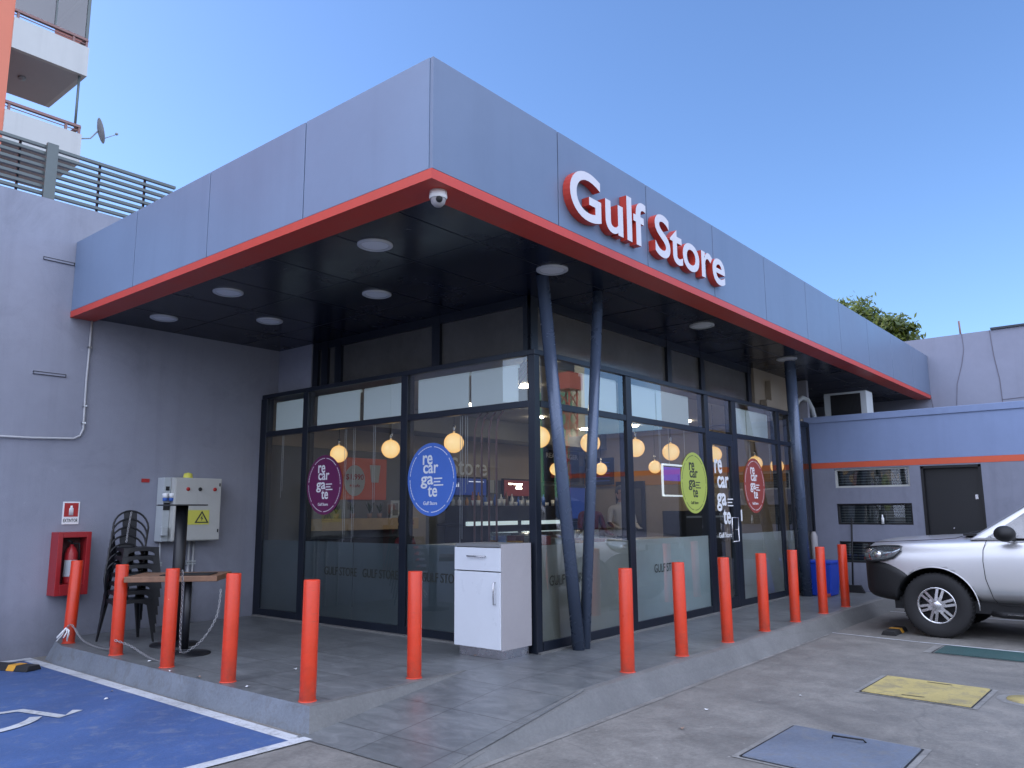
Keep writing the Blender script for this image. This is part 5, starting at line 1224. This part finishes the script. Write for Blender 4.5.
    # wheel arch lip
    b = NB(); tube(b, [W(sg*.936, .91-.462*math.cos(R(a)), .37+.462*math.sin(R(a))) for a in range(56,189,7)], .007, 8); obj('arch_lip', b, 'truck', TK)
    # side step
    b = NB(); tube(b, [W(sg*.93,1.50,.33), W(sg*.99,1.62,.325), W(sg*.99,3.4,.325), W(sg*.93,3.5,.33)], .035, 10); obj('side_step', b, 'matt_black', TK)
    b = NB(); tube(b, [W(sg*1.026,1.66,.335), W(sg*1.026,3.38,.335)], .008, 6); obj('step_trim', b, 'chrome', TK)
    for s in (.91, 4.05):
        b = NB(); lathe(b, W(sg*.80, s, .378), [(r_0, h_*sg) for r_0, h_ in ((.20,-.12),(.345,-.125),(.375,-.105),(.380,-.05),(.380,.05),(.375,.105),(.345,.125),(.222,.118),(.212,.10))], 48, axis='X'); wh = obj('wheel', b, 'rubber', TK)
        b = NB()
        for k in range(48):
            a = 2*math.pi*k/48
            bar(b, W(sg*.80-.09, s+.378*math.cos(a), .378+.378*math.sin(a)), W(sg*.80+.09, s+.378*math.cos(a+.06), .378+.378*math.sin(a+.06)), .022, .012)
        obj('tread', b, 'rubber', wh)
        b = NB(); xo = sg*.80+sg*.095
        lathe(b, W(xo, s, .378), [(.218,.016*sg),(.212,.024*sg),(.196,.018*sg),(.188,-.01*sg),(.185,-.10*sg)], 48, axis='X')
        for k in range(6):
            a = 2*math.pi*k/6+.26; u_ = Vector((0,-math.cos(a), math.sin(a))); n_ = Vector((0, math.sin(a), math.cos(a))); c_ = W(xo, s, .378)
            for e in (-1, 1):
                p1 = c_+u_*.045+n_*.020*e+Vector((sg*.012,0,0)); p2 = c_+u_*.196+n_*.030*e+Vector((sg*.004,0,0)); bar(b, p1, p2, .030, .030)
            bar(b, c_+u_*.04+Vector((-sg*.004,0,0)), c_+u_*.10+Vector((-sg*.004,0,0)), .05, .03)
        lathe(b, W(xo, s, .378), [(.065,-.01*sg),(.062,.022*sg),(.040,.030*sg),(.0,.031*sg)], 24, axis='X'); obj('rim', b, 'chrome', wh)
        b = NB(); lathe(b, W(xo-sg*.09, s, .378), [(.0,.0),(.205,.0)], 32, axis='X'); obj('hub_backing', b, 'matt_black', wh)
b = NB(); tube(b, [W(-.55,1.26,1.235), W(.1,1.30,1.25)], .008, 6); tube(b, [W(.0,1.26,1.235), W(.6,1.32,1.25)], .008, 6); box(b, TX-.66, TX+.66, TY-1.36, TY-1.22, GZ+1.205, GZ+1.232); obj('wiper_cowl', b, 'matt_black', TK)
b = NB(); box(b, TX-.80, TX+.80, TY-5.15, TY-3.65, GZ+1.205, GZ+1.215); obj('bed_cover', b, 'matt_black', TK)
b = NB(); box(b, TX-.75, TX+.75, TY-5.0, TY-.4, GZ+.30, GZ+.44); obj('chassis', b, 'matt_black', TK)
for sg in (-1, 1):
    b = NB(); box(b, TX+sg*.84-.06, TX+sg*.84+.06, TY-5.27, TY-5.2, GZ+.85, GZ+1.15); obj('tail_light', b, 'ext_red', TK, .01)
b = NB(); box(b, TX-.85, TX+.85, TY-5.40, TY-5.25, GZ+.45, GZ+.65); obj('rear_bumper', b, 'chrome', TK, .02)

# ------------------------------------------------------------------ tree behind
def tree(loc, lobes, label, seed, leaves=30000):
    t = thing('tree', label, 'tree', loc); r = random.Random(seed); b = NB(); L = Vector(loc)
    tube(b, [L, L+Vector((.1,0,2.5)), L+Vector((0,.1,5))], [.32,.25,.16], 12); obj('trunk', b, 'bark', t)
    b = NB()
    for c, rad in lobes: tube(b, [L+Vector((0,0,4)), (L+Vector((0,0,4))).lerp(Vector(c), .5)+Vector((0,0,.4)), Vector(c)], [.13,.08,.03], 8)
    obj('branches', b, 'bark', t)
    b = NB(); tot = sum(q[1]**2 for q in lobes)
    for c, rad in lobes:
        clumps = []
        for k in range(max(6, int(70*rad*rad/4))):
            d = Vector((r.gauss(0,1), r.gauss(0,1), r.gauss(0,1))).normalized()*rad*r.uniform(.55,1.05)
            clumps.append((Vector(c)+Vector((d.x, d.y, d.z*.8)), r.uniform(.16,.38)*min(1.2, rad*.7)))
        n = int(leaves*rad*rad/tot)
        for k in range(n):
            cc_, cr = clumps[r.randrange(len(clumps))]
            p = cc_+Vector((r.gauss(0,1), r.gauss(0,1), r.gauss(0,.8)))*cr*.62
            a = Vector((r.gauss(0,1), r.gauss(0,1), r.gauss(0,1))).normalized(); s = a.orthogonal().normalized(); w = r.uniform(.09,.17)
            vface(b, [b.verts.new(p+a*w), b.verts.new(p+s*w*.5), b.verts.new(p-a*w), b.verts.new(p-s*w*.5)])
    obj('crown', b, 'leaf', t, recalc=False); return t
tree((30.5,5.0,GZ), [((30,6.5,9.2),2.1),((31,5.4,9.0),1.9),((30,4.4,8.8),1.5),((30.5,3.7,8.3),1.2),((30,7.8,8.8),1.6),((30,5.3,7.4),2.2)], 'green tree rising behind the right end of the canopy, sunlit on its left', 5)

# ------------------------------------------------------------------ across the forecourt (seen mirrored in the glass)
BX = thing('netted_building', 'cream building wrapped in green scaffold netting across the street', 'building', (40,-31,GZ))
def oriented(bm, c, w, d, z0_, z1_, a):
    ca, sa = math.cos(a), math.sin(a); pts = [(x*ca-y*sa+c[0], x*sa+y*ca+c[1]) for x, y in ((-w/2,-d/2),(w/2,-d/2),(w/2,d/2),(-w/2,d/2))]; prism(bm, pts, z1_-z0_, (0,0,z0_))
an = R(52)
b = NB(); oriented(b, (39.4,-28.7), 3.4, 8, GZ, 14, an); obj('wall', b, 'cream', BX)
b = NB(); oriented(b, (37.6,-27.9), 2.6, 5, GZ, 9.2, an); obj('netting', b, 'net', BX)
b = NB()
for k in range(4): oriented(b, (39.2,-28.5), 2.0, 8.06, 9.6+k*1.1, 10.2+k*1.1, an)
obj('window', b, 'glass_dark', BX)
MS = thing('lattice_mast', 'red lattice mast with a red sign box across the street', 'mast', (30,-19.5,GZ))
b = NB(); c0 = Vector((28.5,-20.0,0)); w = .35
for sx_, sy_ in ((-1,-1),(1,-1),(1,1),(-1,1)): tube(b, [c0+Vector((sx_*w, sy_*w, GZ)), c0+Vector((sx_*w, sy_*w, 7.9))], .05, 6)
for k in range(10):
    z0_ = .2+k*.76
    for (p, q) in (((-1,-1),(1,-1)),((1,-1),(1,1)),((1,1),(-1,1)),((-1,1),(-1,-1))): tube(b, [c0+Vector((p[0]*w,p[1]*w,z0_)), c0+Vector((q[0]*w,q[1]*w,z0_+.7))], .035, 5)
obj('lattice', b, 'mast', MS)
b = NB(); box(b, 27.9,29.1,-20.6,-19.4, 7.9, 8.8); obj('sign_box', b, 'mast', MS)
# unseen street houses behind the camera, walls pale to bounce sunlight at the shop
rr_ = random.Random(11)
for i, (x, y, w_, d_, h_, m_) in enumerate(((-22,-28,12,9,5,'apt'),(-8,-28,13,9,6.2,'cream'),(8,-29,14,9,5.4,'apt'),(23,-30,12,9,5.4,'cream'),(-36,-18,9,14,5,'apt_d'),(-40,2,9,16,4.2,'apt'))):
    t = thing('street_house', ['white house across the street, far left','tall cream house across the street','white two storey house across the street','cream house across the street beside the netted building','grey house on the left street side','white house farthest on the left street side'][i], 'house', (x, y, GZ))
    b = NB(); box(b, x-w_/2, x+w_/2, y-d_/2, y+d_/2, GZ, h_); obj('wall', b, m_, t)
    b = NB(); box(b, x-w_/2-.2, x+w_/2+.2, y-d_/2-.2, y+d_/2+.2, h_, h_+.25); obj('roof', b, 'kerb', t)
    for k in range(3):
        b = NB(); xx = x-w_/2+1.5+k*w_/3.2
        if i < 4: box(b, xx, xx+1.4, y+d_/2, y+d_/2+.03, 1.2, 2.6)
        else: box(b, x+w_/2, x+w_/2+.03, y-d_/2+2+k*4, y-d_/2+3.5+k*4, 1.2, 2.6)
        obj('window', b, 'glass_dark', t)

# ------------------------------------------------------------------ light
SUN_AZ, SUN_EL = 122, 34                       # azimuth counter-clockwise from +X
w = bpy.data.worlds.new('World'); bpy.context.scene.world = w; w.use_nodes = True; nt = w.node_tree; nt.nodes.clear()
sky = nt.nodes.new('ShaderNodeTexSky'); sky.sky_type = 'NISHITA'; sky.sun_disc = False; sky.sun_elevation = R(SUN_EL); sky.sun_rotation = R(90-SUN_AZ)
sky.air_density = 1.0; sky.dust_density = 1.1; sky.ozone_density = 1.6
bg = nt.nodes.new('ShaderNodeBackground'); bg.inputs[1].default_value = .13; out = nt.nodes.new('ShaderNodeOutputWorld')
gain = mixc(nt, 1.0, sky.outputs[0], (1.32, 1.64, 2.12), 'MULTIPLY')
# bright fill light added to the unseen sky behind and above the camera
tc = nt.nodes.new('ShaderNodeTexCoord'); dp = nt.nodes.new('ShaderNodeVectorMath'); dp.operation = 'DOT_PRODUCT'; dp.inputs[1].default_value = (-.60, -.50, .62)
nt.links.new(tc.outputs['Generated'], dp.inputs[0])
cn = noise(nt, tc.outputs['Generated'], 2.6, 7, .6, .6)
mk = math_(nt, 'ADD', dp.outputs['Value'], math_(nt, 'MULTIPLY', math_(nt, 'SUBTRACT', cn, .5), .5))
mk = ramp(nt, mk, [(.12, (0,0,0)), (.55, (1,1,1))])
fill_patch = mixc(nt, cn, (13.2, 14.6, 18.6), (20.0, 22.2, 28.5))
final = mixc(nt, mk, gain, fill_patch)
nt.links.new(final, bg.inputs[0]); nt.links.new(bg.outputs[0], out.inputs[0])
sl = bpy.data.lights.new('sun', 'SUN'); sl.energy = 4.5; sl.angle = R(.5); sl.color = (1,.95,.87); so = bpy.data.objects.new('sun', sl); C.objects.link(so)
sd = Vector((math.cos(R(SUN_AZ))*math.cos(R(SUN_EL)), math.sin(R(SUN_AZ))*math.cos(R(SUN_EL)), math.sin(R(SUN_EL))))
so.rotation_euler = sd.to_track_quat('Z', 'Y').to_euler(); so.location = (0,0,30)

# ------------------------------------------------------------------ camera
cam = bpy.data.cameras.new('camera'); co = bpy.data.objects.new('camera', cam); C.objects.link(co); bpy.context.scene.camera = co
cam.sensor_width = 36; cam.lens = 788.83/1024*36; cam.clip_start = .05; cam.clip_end = 2000
r_ = Vector((.63975342,-.76855152,-.00664263)); u_ = Vector((-.11885421,-.10746734,.98707874)); f_ = Vector((.75933474,.63069749,.16009818))
m4 = Matrix((r_, u_, -f_)).transposed().to_4x4(); m4.translation = Vector((-6.2153,-4.8681,1.35)); co.matrix_world = m4
sc = bpy.context.scene; sc.view_settings.view_transform = 'Standard'; sc.view_settings.look = 'None'; sc.view_settings.exposure = 0; sc.view_settings.gamma = 1
sc.cycles.max_bounces = 10; sc.cycles.transparent_max_bounces = 24; sc.cycles.caustics_reflective = False; sc.cycles.caustics_refractive = False; sc.cycles.use_denoising = True
for o_ in list(bpy.data.objects):
    if o_.get('group') == '': del o_['group']
